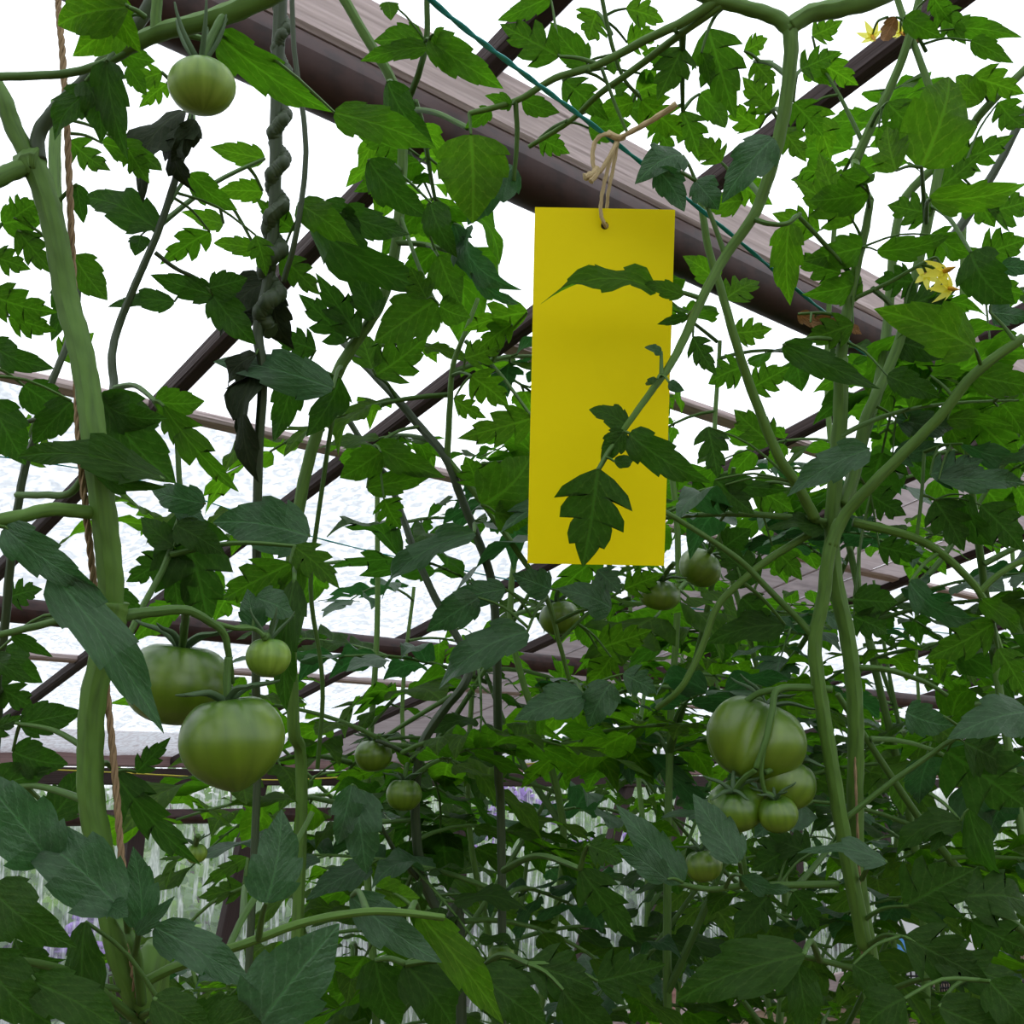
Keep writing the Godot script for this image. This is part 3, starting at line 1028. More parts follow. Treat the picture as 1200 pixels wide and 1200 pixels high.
func left_plant() -> void:
	var p := plant("near tomato plant on the left with a thick stem, bearing the pair of big tomatoes", 175, 0.70)
	stem(p, [[38, 188, .65], [55, 235, .65], [68, 290, .65], [78, 350, .65], [92, 400, .645], [102, 450, .64], [110, 510, .635], [119, 580, .635], [126, 640, .64], [130, 700, .645], [122, 760, .65], [109, 820, .65], [106, 880, .65], [107, 935, .65], [118, 1000, .65], [129, 1060, .65], [142, 1120, .65], [165, 1180, .66], [178, 1225, .68]], .0072, .0085, "stem", "main_stem", true)
	stem(p, [[130, 705, .645], [128, 722, .645], [126, 740, .647]], .0108, .0100, "stem", "node_swelling")
	stem(p, [[30, 200, .65], [38, 192, .65], [48, 192, .65]], .0095, .009, "stem", "node_swelling")
	stem(p, [[40, 195, .65], [16, 150, .65], [2, 112, .65], [-30, 60, .66]], .0055, .0048, "stem", "side_stem")
	stem(p, [[36, 195, .65], [14, 201, .64], [-14, 216, .63], [-60, 240, .62]], .0056, .0045, "stem", "side_stem")
	stem(p, [[46, 188, .65], [45, 158, .65], [66, 128, .65], [100, 95, .65], [132, 62, .645], [160, 30, .64], [190, -20, .64]], .0044, .0040, "stem_dark", "side_stem")
	stem(p, [[118, 75, .645], [150, 55, .62], [190, 37, .61], [240, 25, .60], [290, 6, .60], [350, -25, .60]], .004, .0062, "stem", "side_stem")
	stem(p, [[182, 42, .61], [183, 15, .61], [186, -20, .61]], .0032, .003, "stem", "side_stem")
	stem(p, [[190, 35, .61], [215, 40, .62], [245, 47, .63], [270, 50, .63]], .002, .0016, "stalk", "fruit_truss")
	stem(p, [[180, 38, .61], [150, 60, .62], [110, 78, .62], [70, 87, .62], [0, 90, .62], [-40, 92, .62]], .0022, .0024, "stalk", "side_stem")
	stem(p, [[70, 300, .70], [66, 250, .72], [64, 185, .74], [66, 120, .76]], .0045, .004, "stem", "side_stem")
	stem(p, [[118, 600, .64], [100, 600, .63], [60, 597, .61], [20, 606, .60], [-40, 615, .58]], .0042, .0036, "stem", "side_stem")
	stem(p, [[112, 530, .64], [85, 576, .66], [50, 580, .68], [20, 580, .70]], .0024, .0022, "stalk", "side_stem")
	stem(p, [[128, 715, .65], [90, 722, .66], [50, 732, .67], [8, 742, .68], [-20, 748, .68]], .0026, .0022, "stalk", "side_stem")
	stem(p, [[132, 728, .645], [150, 721, .65], [180, 717, .66], [218, 715, .67], [245, 728, .68], [262, 742, .685], [268, 768, .69], [272, 800, .70]], .0038, .0018, "stalk", "fruit_truss")
	stem(p, [[245, 728, .68], [275, 736, .69], [298, 737, .70], [310, 746, .70]], .0016, .0015, "stalk", "fruit_truss")
	stem(p, [[225, 132, .85], [214, 180, .85], [204, 215, .85], [185, 272, .85], [160, 330, .85], [138, 385, .85], [131, 420, .84], [133, 455, .83], [120, 500, .78]], .0026, .0034, "stem_dark", "side_stem")
	stem(p, [[182, 296, .85], [205, 314, .86], [230, 326, .87], [250, 340, .88]], .0018, .0014, "stem_dark", "side_stem")
	stem(p, [[205, 470, .80], [210, 560, .80], [212, 600, .80], [194, 660, .79], [165, 715, .77], [142, 765, .74], [118, 810, .68]], .002, .0026, "stalk", "side_stem")
	stem(p, [[158, 1160, .655], [190, 1140, .66], [240, 1121, .66], [290, 1105, .66], [360, 1080, .67], [440, 1068, .68], [520, 1075, .70]], .0034, .0022, "stem", "side_stem")
	stem(p, [[136, 1070, .65], [150, 1092, .63], [160, 1120, .63], [166, 1175, .65]], .0028, .003, "stalk", "side_stem")
	stem(p, [[268, 1112, .66], [285, 1075, .70], [320, 1020, .74], [345, 990, .78], [366, 952, .80]], .0024, .002, "stalk", "side_stem")
	# top left
	leaf(p, .58, [[150, 8, 68, 30, 62, 11, 20], [150, 20, 85, 66, 56, 11, -10], [120, -10, 165, 62, 40, 10, 30]], "leaf_fresh", [170, 20])
	leaf(p, .60, [[125, 72, 150, 188, 42, 11, 10], [108, 108, 64, 165, 40, 12, 25], [100, 95, 118, 168, 42, 12, -20]], "leaf_deep", [132, 62])
	leaf(p, .62, [[255, 40, 392, 132, 50, 11, 15], [392, 132, 512, 174, 46, 11, -15]], "leaf", [240, 25, .60])
	leaf(p, .66, [[140, 60, 182, 72, 30, 10], [150, 78, 172, 112, 24, 10]], "leaf")
	leaf(p, .80, [[190, 85, 148, 98, 26, 20], [195, 98, 163, 126, 26, 20]], "leaf_fresh")
	leaf(p, .84, [[215, 130, 168, 238, 44, 12, 50], [222, 140, 230, 226, 36, 22, 60], [228, 140, 200, 190, 28, 12]], "leaf_wilted")
	leaf(p, .86, [[184, 268, 98, 232, 46, 11], [165, 276, 158, 300, 26, 10]], "leaf_deep")
	leaf(p, .80, [[82, 165, 130, 200, 34, 21], [120, 168, 190, 200, 30, 11], [150, 175, 175, 215, 30, 20]], "leaf")
	leaf(p, .95, [[310, 186, 246, 172, 30, 10], [308, 224, 254, 224, 30, 10], [262, 262, 212, 248, 26, 10], [300, 292, 250, 285, 24, 10]], "leaf_fresh", [180, 270, .88])
	leaf(p, .88, [[222, 204, 278, 246, 32, 11], [246, 272, 188, 310, 36, 20], [300, 276, 312, 324, 30, 20]], "leaf", [195, 245, .85])
	leaf(p, .86, [[250, 346, 176, 322, 34, 11], [204, 354, 126, 360, 26, 11], [246, 338, 290, 326, 36, 10], [250, 346, 300, 404, 46, 11]], "leaf_deep", [230, 326, .87])
	leaf(p, .68, [[86, 300, 126, 352, 46, 10], [20, 270, 64, 322, 36, 20], [16, 255, 46, 236, 40, 20]], "leaf")
	leaf(p, .70, [[2, 262, 52, 256, 42, 10], [-10, 300, 36, 316, 34, 20], [-12, 345, 68, 366, 44, 21], [10, 372, 66, 388, 36, 20]], "leaf", [-20, 300, .68])
	leaf(p, .72, [[90, 216, 98, 262, 24, 10], [76, 330, 60, 400, 30, 11]], "leaf_deep")
	# middle left
	leaf(p, .60, [[6, 618, 118, 692, 50, 11, 10, 0.0], [62, 672, 192, 860, 62, 11, -12, 0.02]], "leaf_grey_sheen", [-40, 615, .58])
	leaf(p, .63, [[192, 562, 20, 536, 40, 11, 35], [110, 552, 196, 570, 26, 11, 30]], "leaf_deep", [112, 530, .64])
	leaf(p, .68, [[116, 462, 206, 566, 82, 11, 10], [120, 470, 196, 490, 46, 12]], "leaf_deep")
	leaf(p, .74, [[182, 470, 240, 470, 40, 10], [192, 476, 280, 576, 36, 21], [185, 480, 215, 530, 26, 21]], "leaf", [135, 455, .82])
	leaf(p, .78, [[240, 590, 178, 574, 38, 11], [205, 585, 240, 612, 32, 10]], "leaf_grey_sheen")
	leaf(p, .80, [[212, 600, 246, 735, 84, 21, 5], [206, 615, 264, 650, 40, 11], [204, 640, 165, 606, 34, 10], [198, 640, 210, 720, 50, 21], [196, 650, 148, 682, 40, 20]], "leaf_deep")
	leaf(p, .74, [[-10, 404, 64, 432, 36, 11], [-12, 470, 30, 545, 56, 11], [28, 452, 86, 490, 46, 10], [84, 470, 40, 520, 40, 11]], "leaf_deep", [-30, 450, .7])
	leaf(p, .70, [[130, 690, 166, 722, 30, 11], [14, 744, 62, 770, 18, 10], [-10, 770, 40, 800, 30, 11]], "leaf_deep")
	leaf(p, .72, [[300, 738, 290, 690, 34, 11], [300, 700, 345, 722, 40, 11]], "leaf_grey_sheen", [275, 736, .69])
	leaf(p, .76, [[345, 680, 336, 834, 38, 12, 15], [336, 730, 322, 780, 22, 11]], "leaf_deep", [345, 660, .86])
	# bottom left, close to the eye
	leaf(p, .55, [[142, 1064, 14, 962, 84, 11, 10], [60, 1010, -30, 900, 80, 11, -10], [130, 1062, 150, 1075, 30, 10]], "leaf_grey_sheen", [150, 1092, .63])
	leaf(p, .58, [[166, 1088, 156, 992, 46, 10, 10], [182, 1086, 302, 1160, 52, 11, -10], [160, 1095, 205, 1050, 20, 10]], "leaf_grey_sheen", [158, 1120, .63])
	leaf(p, .62, [[312, 1058, 330, 948, 66, 10, 5]], "leaf_grey_sheen", [303, 1100, .66])
	leaf(p, .56, [[300, 1205, 398, 1082, 104, 10, 5]], "leaf_grey_sheen", [290, 1240, .62])
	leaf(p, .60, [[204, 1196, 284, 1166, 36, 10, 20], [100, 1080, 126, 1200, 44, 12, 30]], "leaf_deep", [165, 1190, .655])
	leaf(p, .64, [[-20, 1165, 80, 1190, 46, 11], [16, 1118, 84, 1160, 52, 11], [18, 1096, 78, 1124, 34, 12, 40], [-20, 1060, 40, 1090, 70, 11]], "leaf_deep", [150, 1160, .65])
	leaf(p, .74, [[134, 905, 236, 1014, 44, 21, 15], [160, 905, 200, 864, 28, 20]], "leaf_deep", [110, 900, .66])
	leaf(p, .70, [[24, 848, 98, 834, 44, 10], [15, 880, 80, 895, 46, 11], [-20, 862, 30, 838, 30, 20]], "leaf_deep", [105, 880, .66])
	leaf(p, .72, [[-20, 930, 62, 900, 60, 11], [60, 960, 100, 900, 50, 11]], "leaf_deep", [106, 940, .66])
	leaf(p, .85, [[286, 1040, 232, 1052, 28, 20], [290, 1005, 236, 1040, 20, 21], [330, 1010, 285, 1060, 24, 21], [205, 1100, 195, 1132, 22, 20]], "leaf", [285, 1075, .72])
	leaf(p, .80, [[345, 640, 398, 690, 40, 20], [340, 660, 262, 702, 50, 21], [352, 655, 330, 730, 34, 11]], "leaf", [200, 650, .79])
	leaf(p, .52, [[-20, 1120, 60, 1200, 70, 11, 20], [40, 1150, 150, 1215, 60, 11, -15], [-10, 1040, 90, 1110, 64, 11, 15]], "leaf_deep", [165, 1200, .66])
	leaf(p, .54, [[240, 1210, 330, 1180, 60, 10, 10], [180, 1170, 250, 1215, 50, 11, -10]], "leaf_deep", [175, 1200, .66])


func right_plant() -> void:
	var p := plant("tall double-stemmed tomato plant right of the yellow card, bearing the cluster of ribbed tomatoes", 1022, 1.02)
	stem(p, [[985, 420, 1.0], [985, 480, 1.0], [980, 550, 1.0], [975, 620, 1.0], [979, 680, 1.0], [992, 740, 1.0], [1000, 800, 1.0], [1003, 870, 1.0], [1002, 950, 1.0], [1006, 1040, 1.0], [1018, 1120, 1.0], [1025, 1210, 1.02]], .0068, .0085, "stem", "main_stem", true)
	stem(p, [[985, 610, .985], [972, 645, .98], [965, 700, .98], [955, 750, .98], [959, 800, .98], [972, 880, .98], [985, 960, .98], [1000, 1040, .985], [1014, 1110, .99]], .0058, .0072, "stem", "main_stem")
	stem(p, [[1200, 395, .93], [1142, 438, .94], [1104, 485, .95], [1065, 525, .96], [1020, 570, .97], [990, 604, .98], [974, 640, .98]], .0042, .0056, "stem", "side_stem")
	stem(p, [[985, 425, 1.0], [992, 370, 1.0], [1004, 310, 1.0], [1014, 270, 1.0], [1020, 235, 1.0]], .0058, .0032, "stem", "side_stem")
	stem(p, [[988, 592, 1.0], [1000, 560, 1.01], [1014, 492, 1.02], [1038, 440, 1.03], [1060, 380, 1.04], [1078, 300, 1.05], [1092, 240, 1.06], [1108, 165, 1.07]], .0055, .0045, "stem", "side_stem")
	stem(p, [[992, 590, 1.01], [1012, 510, 1.03], [1030, 450, 1.05], [1040, 380, 1.08], [1046, 300, 1.1]], .0065, .0045, "stem", "side_stem")
	stem(p, [[1046, 300, 1.1], [1062, 230, 1.12], [1125, 170, 1.12], [1152, 130, 1.1], [1205, 78, 1.1]], .0045, .004, "stem", "side_stem")
	stem(p, [[1075, 330, 1.2], [1128, 262, 1.22], [1160, 210, 1.22], [1182, 170, 1.22], [1220, 90, 1.22]], .0055, .004, "stem_dark", "side_stem")
	stem(p, [[1000, 612, .99], [1065, 628, .99], [1105, 650, .99], [1148, 694, .99], [1165, 740, 1.0], [1185, 800, 1.0]], .0044, .0028, "stem", "side_stem")
	stem(p, [[1148, 694, .99], [1172, 672, .99], [1215, 648, .99]], .003, .0025, "stem", "side_stem")
	stem(p, [[968, 612, 1.0], [945, 628, 1.0], [900, 656, 1.0], [868, 682, 1.0], [840, 712, 1.0], [822, 760, 1.0], [798, 806, 1.0], [770, 830, 1.02]], .0038, .0028, "stem", "side_stem")
	stem(p, [[955, 748, .98], [935, 725, .98], [900, 690, .97], [865, 655, .96], [800, 612, .95], [760, 590, .95]], .0034, .0022, "stalk", "side_stem")
	stem(p, [[955, 608, .99], [935, 570, .98], [910, 530, .97], [880, 455, .96], [862, 400, .95], [845, 340, .95], [830, 290, .95], [820, 225, .95]], .0052, .0030, "stem", "side_stem")
	stem(p, [[1000, 782, 1.0], [1040, 785, 1.0], [1085, 800, 1.0], [1110, 815, 1.0]], .003, .002, "stalk", "side_stem")
	stem(p, [[1074, 632, .99], [1080, 580, .99], [1083, 530, 1.0]], .0018, .0016, "stalk", "side_stem")
	stem(p, [[990, 960, .98], [1040, 920, .98], [1090, 885, .98], [1120, 865, .97], [1200, 830, .96]], .0026, .002, "stalk", "side_stem")
	stem(p, [[982, 1036, .985], [930, 1037, .98], [870, 1038, .97], [830, 1042, .97], [780, 1032, .96]], .0034, .0022, "stalk", "side_stem")
	stem(p, [[975, 808, .98], [950, 806, .98], [912, 808, .97], [905, 832, .96], [897, 868, .95], [886, 900, .95]], .0034, .0026, "stalk", "fruit_truss")
	stem(p, [[912, 808, .97], [890, 812, .98], [874, 822, .985]], .003, .0028, "stalk", "fruit_truss")
	stem(p, [[897, 868, .95], [892, 905, .95], [897, 930, .955]], .0022, .0018, "stalk", "fruit_truss")
	stem(p, [[1000, 1135, 1.0], [960, 1125, .98], [935, 1120, .97]], .003, .002, "stalk", "side_stem")
	stem(p, [[996, 352, 1.0], [1040, 332, .99], [1068, 316, .98], [1090, 304, .98]], .0022, .0016, "stalk", "flower_truss")
	flower(p, 1106, 318, .97, [1090, 304, .98], 22, Vector3(0.5, -0.1, 0.9))
	flower(p, 1112, 338, .97, [1080, 310, .98], 20, Vector3(0.5, -0.5, 0.8))
	flower(p, 1086, 322, .99, [1072, 314, .98], 17, Vector3(-0.5, -0.3, 0.8))
	flower(p, 1022, 42, 1.15, [1040, 20, 1.12], 16, Vector3(0.1, -0.9, 0.4))
	flower(p, 1055, 38, 1.15, [1060, 15, 1.12], 12, Vector3(0.4, -0.8, 0.4))
	stem(p, [[1108, 165, 1.07], [1085, 90, 1.09], [1055, 10, 1.12], [1045, -30, 1.12]], .004, .003, "stem", "side_stem")
	stem(p, [[1002, 190, 1.1], [1020, 150, 1.1], [1040, 110, 1.1], [1062, 55, 1.1], [1085, -30, 1.1]], .0052, .004, "stem", "side_stem")
	stem(p, [[1020, 235, 1.0], [1005, 210, 1.05], [1002, 190, 1.1]], .0036, .0045, "stem", "side_stem")
	stem(p, [[1000, 325, 1.0], [970, 290, .98], [935, 252, .96]], .0024, .002, "stalk", "side_stem")
	# above
	leaf(p, .95, [[1080, 196, 1112, 90, 86, 11, 10], [1050, 200, 1040, 148, 44, 20]], "leaf_fresh", [1085, 260, 1.05])
	leaf(p, .92, [[1090, 234, 1205, 214, 40, 11, 20]], "leaf_fresh", [1085, 260, 1.05])
	leaf(p, .95, [[1018, 226, 948, 236, 48, 11], [985, 205, 1020, 212, 26, 11], [1015, 215, 1000, 190, 30, 11]], "leaf")
	leaf(p, .95, [[925, 262, 926, 358, 42, 11, 10]], "leaf_fresh", [935, 252, .96])
	leaf(p, .98, [[1010, 290, 942, 306, 42, 11], [1028, 294, 1112, 276, 30, 11], [1100, 276, 1156, 294, 26, 12, 40]], "leaf")
	leaf(p, .94, [[1138, 296, 1190, 356, 58, 12, 15]], "leaf_deep", [1092, 240, 1.06])
	leaf(p, .90, [[1142, 408, 1024, 362, 64, 11, 15]], "leaf_fresh", [1150, 430, .94])
	leaf(p, .94, [[1160, 366, 1215, 372, 28, 11], [1172, 312, 1215, 316, 24, 10]], "leaf_grey_sheen", [1190, 400, .93])
	leaf(p, 1.05, [[1060, 20, 1104, 44, 30, 11], [1100, 8, 1132, 52, 34, 20], [1118, 34, 1198, 44, 30, 12], [1138, 48, 1188, 74, 26, 10], [1092, -6, 1116, 28, 26, 20]], "leaf", [1085, 60, 1.09])
	leaf(p, 1.1, [[1140, 220, 1166, 266, 50, 20], [1160, 248, 1210, 234, 52, 20], [1125, 190, 1188, 158, 40, 20], [1170, 120, 1205, 150, 36, 21]], "leaf", [1105, 190, 1.08])
	leaf(p, 1.12, [[958, 70, 1006, 100, 38, 20], [952, 42, 988, 24, 30, 20], [948, 124, 974, 188, 42, 21], [944, 80, 976, 100, 26, 11]], "leaf_fresh", [1010, 165, 1.1])
	leaf(p, 1.05, [[1040, 120, 1080, 165, 40, 20], [1030, 150, 1060, 180, 36, 10]], "leaf")
	leaf(p, 1.08, [[1140, 90, 1200, 110, 40, 20], [1150, 120, 1120, 90, 34, 11]], "leaf_fresh")
	leaf(p, .99, [[1010, 330, 940, 345, 44, 11], [985, 320, 930, 300, 36, 20], [1000, 380, 940, 400, 40, 20]], "leaf", [998, 340, 1.0])
	leaf(p, 1.0, [[1000, 260, 930, 210, 50, 20], [960, 270, 905, 250, 40, 20], [985, 240, 960, 180, 38, 20]], "leaf_fresh", [1010, 280, 1.0])
	leaf(p, 1.04, [[1060, 360, 1120, 340, 46, 20], [1070, 330, 1025, 330, 40, 20], [1050, 400, 1110, 420, 40, 11]], "leaf_deep", [1062, 370, 1.04])
	leaf(p, 1.06, [[1095, 225, 1150, 180, 44, 20], [1090, 250, 1040, 240, 44, 20], [1085, 280, 1140, 300, 44, 20]], "leaf", [1088, 255, 1.06])
	leaf(p, 1.12, [[1150, 300, 1205, 280, 50, 20], [1140, 330, 1200, 345, 44, 20], [1160, 400, 1205, 420, 40, 11]], "leaf", [1100, 300, 1.2])
	leaf(p, 1.02, [[905, 520, 860, 480, 46, 20], [880, 455, 925, 430, 40, 20], [870, 430, 830, 450, 40, 20]], "leaf", [890, 480, .965])
	leaf(p, 1.0, [[850, 350, 890, 330, 36, 20], [860, 390, 905, 385, 34, 20], [840, 330, 800, 300, 34, 11]], "leaf_fresh", [850, 355, .95])
	leaf(p, 1.0, [[935, 368, 972, 382, 18, 12], [955, 372, 992, 388, 18, 22], [985, 380, 1010, 392, 14, 12], [950, 378, 975, 396, 14, 22]], "leaf_dry", [994, 372, 1.0])
	leaf(p, 1.1, [[1050, 20, 1035, 48, 20, 12], [1062, 30, 1080, 50, 18, 12]], "leaf_dry", [1060, 25, 1.11])
	# middle
	leaf(p, .93, [[1018, 526, 922, 582, 44, 11, 20]], "leaf_grey_sheen", [985, 560, 1.0])
	leaf(p, .95, [[918, 404, 1032, 456, 38, 11], [1040, 440, 1102, 466, 34, 11]], "leaf_deep", [990, 400, 1.0])
	leaf(p, .95, [[1090, 440, 1162, 452, 30, 11], [1110, 492, 1188, 500, 24, 11], [1140, 440, 1215, 455, 44, 10]], "leaf", [1120, 468, .945])
	leaf(p, 1.02, [[1050, 490, 1122, 500, 38, 11], [1046, 535, 1110, 520, 30, 20]], "leaf_grey_sheen")
	leaf(p, .96, [[1128, 520, 1215, 528, 22, 11, 50], [1090, 556, 1152, 538, 44, 20], [1100, 562, 1200, 566, 34, 11]], "leaf_grey_sheen", [1083, 530, 1.0])
	leaf(p, .98, [[1096, 586, 1130, 646, 50, 20], [1150, 592, 1200, 646, 52, 20], [1130, 580, 1178, 644, 32, 12, 40]], "leaf_deep", [1080, 580, .99])
	leaf(p, 1.0, [[965, 620, 896, 622, 24, 11, 45], [830, 500, 842, 562, 40, 20], [838, 562, 884, 602, 46, 20], [850, 568, 924, 574, 28, 11]], "leaf_deep", [930, 565, .98])
	leaf(p, 1.05, [[1020, 580, 1062, 604, 42, 20], [1030, 640, 1082, 652, 36, 20], [1000, 702, 1052, 706, 42, 10], [1000, 722, 1040, 742, 40, 21]], "leaf_deep")
	leaf(p, .95, [[1066, 682, 1154, 722, 32, 12, 35]], "leaf_grey_sheen", [1100, 648, .99])
	leaf(p, .96, [[1165, 730, 1084, 772, 48, 20], [1150, 702, 1200, 742, 28, 11], [1170, 760, 1205, 820, 40, 20]], "leaf", [1160, 720, 1.0])
	leaf(p, 1.02, [[920, 732, 828, 754, 38, 11], [890, 680, 840, 640, 46, 20], [870, 700, 905, 735, 40, 20], [850, 640, 880, 620, 36, 10]], "leaf_deep", [870, 682, 1.0])
	leaf(p, 1.05, [[880, 570, 930, 600, 40, 20], [905, 640, 940, 680, 36, 20]], "leaf")
	# below
	leaf(p, .88, [[866, 1010, 812, 930, 48, 10, 10]], "leaf_grey_sheen", [870, 1038, .97])
	leaf(p, .86, [[1038, 1010, 934, 1000, 26, 11, 40]], "leaf_grey_sheen", [1010, 1030, .98])
	leaf(p, .90, [[868, 1026, 928, 1042, 20, 11, 40]], "leaf_grey_sheen", [850, 1040, .97])
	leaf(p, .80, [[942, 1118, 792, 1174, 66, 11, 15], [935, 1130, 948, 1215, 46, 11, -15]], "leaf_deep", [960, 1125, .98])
	leaf(p, .92, [[1205, 834, 1110, 866, 56, 11, 15], [1062, 834, 1118, 850, 44, 11]], "leaf_grey_sheen", [1120, 865, .97])
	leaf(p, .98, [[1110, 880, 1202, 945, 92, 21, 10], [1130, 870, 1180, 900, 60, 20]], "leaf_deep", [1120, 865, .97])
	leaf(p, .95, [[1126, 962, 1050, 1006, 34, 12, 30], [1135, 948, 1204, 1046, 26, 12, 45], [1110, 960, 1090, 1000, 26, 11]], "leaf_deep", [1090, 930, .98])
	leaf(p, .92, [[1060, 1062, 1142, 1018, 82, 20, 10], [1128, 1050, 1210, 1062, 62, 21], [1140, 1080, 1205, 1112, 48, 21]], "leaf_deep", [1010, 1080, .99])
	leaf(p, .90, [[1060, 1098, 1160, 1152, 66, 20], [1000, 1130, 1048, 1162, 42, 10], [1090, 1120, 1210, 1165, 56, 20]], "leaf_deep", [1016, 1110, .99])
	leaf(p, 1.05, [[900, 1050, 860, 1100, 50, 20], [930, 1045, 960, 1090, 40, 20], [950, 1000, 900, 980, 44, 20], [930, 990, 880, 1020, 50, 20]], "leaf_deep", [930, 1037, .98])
	leaf(p, .88, [[800, 1034, 722, 943, 46, 10, 15], [782, 1030, 720, 990, 34, 10]], "leaf_grey_sheen", [790, 1034, .96])
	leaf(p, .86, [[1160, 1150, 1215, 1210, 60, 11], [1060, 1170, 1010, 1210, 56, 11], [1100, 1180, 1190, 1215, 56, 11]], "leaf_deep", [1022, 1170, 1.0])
	dress(p, 5, 51, 0.28, 0.6, 1.3)
	dress(p, 9, 52, 0.26, 1.6, 2.3)


func hanging_shoot() -> void:
	var p := plant("tomato shoot hanging from the top edge, crossing the right side of the yellow card", 1460, 1.0)
	stem(p, [[700, 552, .745], [720, 520, .745], [742, 488, .745], [768, 452, .75], [785, 428, .755], [800, 400, .76], [825, 345, .765], [850, 300, .77], [880, 258, .77], [893, 230, .77], [909, 178, .765], [921, 120, .76], [927, 60, .755], [925, 32, .755]], .0017, .0054, "stem", "main_stem")
	stem(p, [[925, 32, .755], [950, 16, .755], [985, 9, .755], [1040, -8, .76], [1120, -60, .78], [1250, -120, .82], [1380, -60, .88], [1440, 300, .94], [1450, 800, .98]], .0062, .0075, "stem", "main_stem", true)
	stem(p, [[927, 36, .755], [908, 20, .755], [870, 8, .755], [832, -2, .755], [790, -20, .755]], .0056, .0042, "stem", "side_stem")
	stem(p, [[838, 2, .755], [800, 26, .76], [760, 45, .77], [700, 76, .79], [650, 92, .80], [605, 118, .81], [550, 133, .82]], .0036, .002, "stem", "side_stem")
	stem(p, [[845, 6, .755], [800, 38, .77], [745, 80, .80], [700, 112, .83], [668, 142, .85], [620, 172, .87]], .003, .0018, "stem", "side_stem")
	stem(p, [[604, 119, .81], [606, 160, .82], [602, 212, .83]], .002, .0016, "stalk", "side_stem")
	stem(p, [[703, -15, .80], [716, 48, .81], [730, 90, .82], [748, 112, .83]], .0017, .0014, "stalk", "side_stem")
	stem(p, [[705, 80, .80], [722, 125, .80], [735, 155, .80]], .0014, .0011, "stalk", "side_stem")
	stem(p, [[882, 256, .77], [900, 262, .76], [922, 262, .76], [938, 250, .765]], .002, .0014, "stalk", "side_stem")
	stem(p, [[900, 205, .77], [902, 190, .765], [900, 170, .76]], .0016, .0014, "stalk", "side_stem")
	# in front of the card
	leaf(p, .745, [[701, 550, 683, 664, 84, 20, 6], [736, 500, 690, 480, 28, 11, 30], [732, 505, 704, 540, 32, 10, 10], [720, 541, 743, 539, 17, 0, 10]], "leaf_deep", [720, 520, .745])
	leaf(p, .735, [[738, 508, 834, 566, 46, 11, 15]], "leaf_deep", [730, 506, .745])
	leaf(p, .745, [[775, 412, 755, 407, 13, 0, 20], [770, 444, 756, 450, 9, 0, 10], [784, 448, 802, 458, 14, 1, 10]], "leaf_grey_sheen", [775, 440, .75])
	leaf(p, .75, [[768, 340, 633, 357, 34, 12, 40], [800, 346, 752, 330, 22, 10, 20]], "leaf", [822, 350, .765])
	leaf(p, .77, [[806, 370, 770, 380, 14, 10], [812, 395, 840, 440, 30, 20]], "leaf_deep")
	# round the top
	leaf(p, .80, [[830, 34, 862, 140, 60, 20, 8], [822, 62, 832, 102, 22, 11]], "leaf", [850, 6, .76])
	leaf(p, .82, [[884, 72, 908, 98, 32, 20], [872, 60, 900, 45, 26, 20]], "leaf_fresh", [924, 90, .76])
	leaf(p, .73, [[906, 162, 846, 238, 50, 11, 12]], "leaf_grey_sheen", [900, 190, .765])
	leaf(p, .76, [[815, 212, 842, 246, 38, 12], [800, 182, 744, 216, 44, 12, 25], [770, 198, 802, 248, 36, 11]], "leaf_grey_sheen", [850, 300, .77])
	leaf(p, .80, [[655, 66, 586, 28, 50, 20, 10], [688, 76, 645, 26, 38, 10], [645, -4, 583, 24, 28, 10]], "leaf", [700, 75, .79])
	leaf(p, .84, [[700, 14, 690, 48, 44, 20], [734, 10, 778, 26, 32, 20], [735, 50, 772, 38, 36, 20]], "leaf_fresh", [716, 40, .81])
	leaf(p, .84, [[660, 94, 714, 142, 38, 20], [716, 64, 720, 88, 22, 10], [750, 86, 768, 97, 19, 10], [720, 104, 738, 100, 20, 10]], "leaf", [690, 82, .79])
	leaf(p, .80, [[800, 55, 770, 118, 48, 20], [782, 70, 752, 62, 26, 10]], "leaf", [790, 34, .76])
	leaf(p, .82, [[612, 118, 656, 132, 27, 10], [600, 122, 568, 112, 20, 10], [575, 128, 545, 150, 22, 10]], "leaf", [605, 118, .81])
	leaf(p, .82, [[602, 195, 548, 264, 56, 11, 20]], "leaf_grey_sheen", [602, 208, .83])
	leaf(p, .80, [[552, 158, 554, 262, 92, 10, 5]], "leaf_fresh", [550, 133, .82])
	leaf(p, .88, [[632, 162, 668, 180, 30, 20], [690, 150, 740, 145, 40, 10], [735, 128, 780, 118, 40, 20]], "leaf", [665, 142, .85])
	leaf(p, .86, [[745, 108, 795, 90, 40, 20], [752, 118, 800, 160, 46, 20], [742, 120, 700, 128, 30, 10]], "leaf_fresh", [748, 112, .83])
	leaf(p, .80, [[938, 82, 985, 60, 36, 20], [930, 120, 965, 160, 38, 20]], "leaf", [922, 110, .76])
	leaf(p, .84, [[905, 130, 870, 90, 40, 20], [890, 150, 850, 120, 36, 20], [915, 150, 945, 190, 36, 20]], "leaf_fresh", [918, 140, .76])
	leaf(p, .88, [[800, 130, 820, 190, 40, 20], [770, 140, 790, 185, 34, 20], [820, 110, 850, 150, 34, 11]], "leaf", [800, 40, .77])
	leaf(p, .86, [[860, 210, 905, 240, 42, 20], [845, 190, 820, 160, 36, 20], [870, 235, 830, 245, 34, 10]], "leaf_fresh", [893, 232, .77])


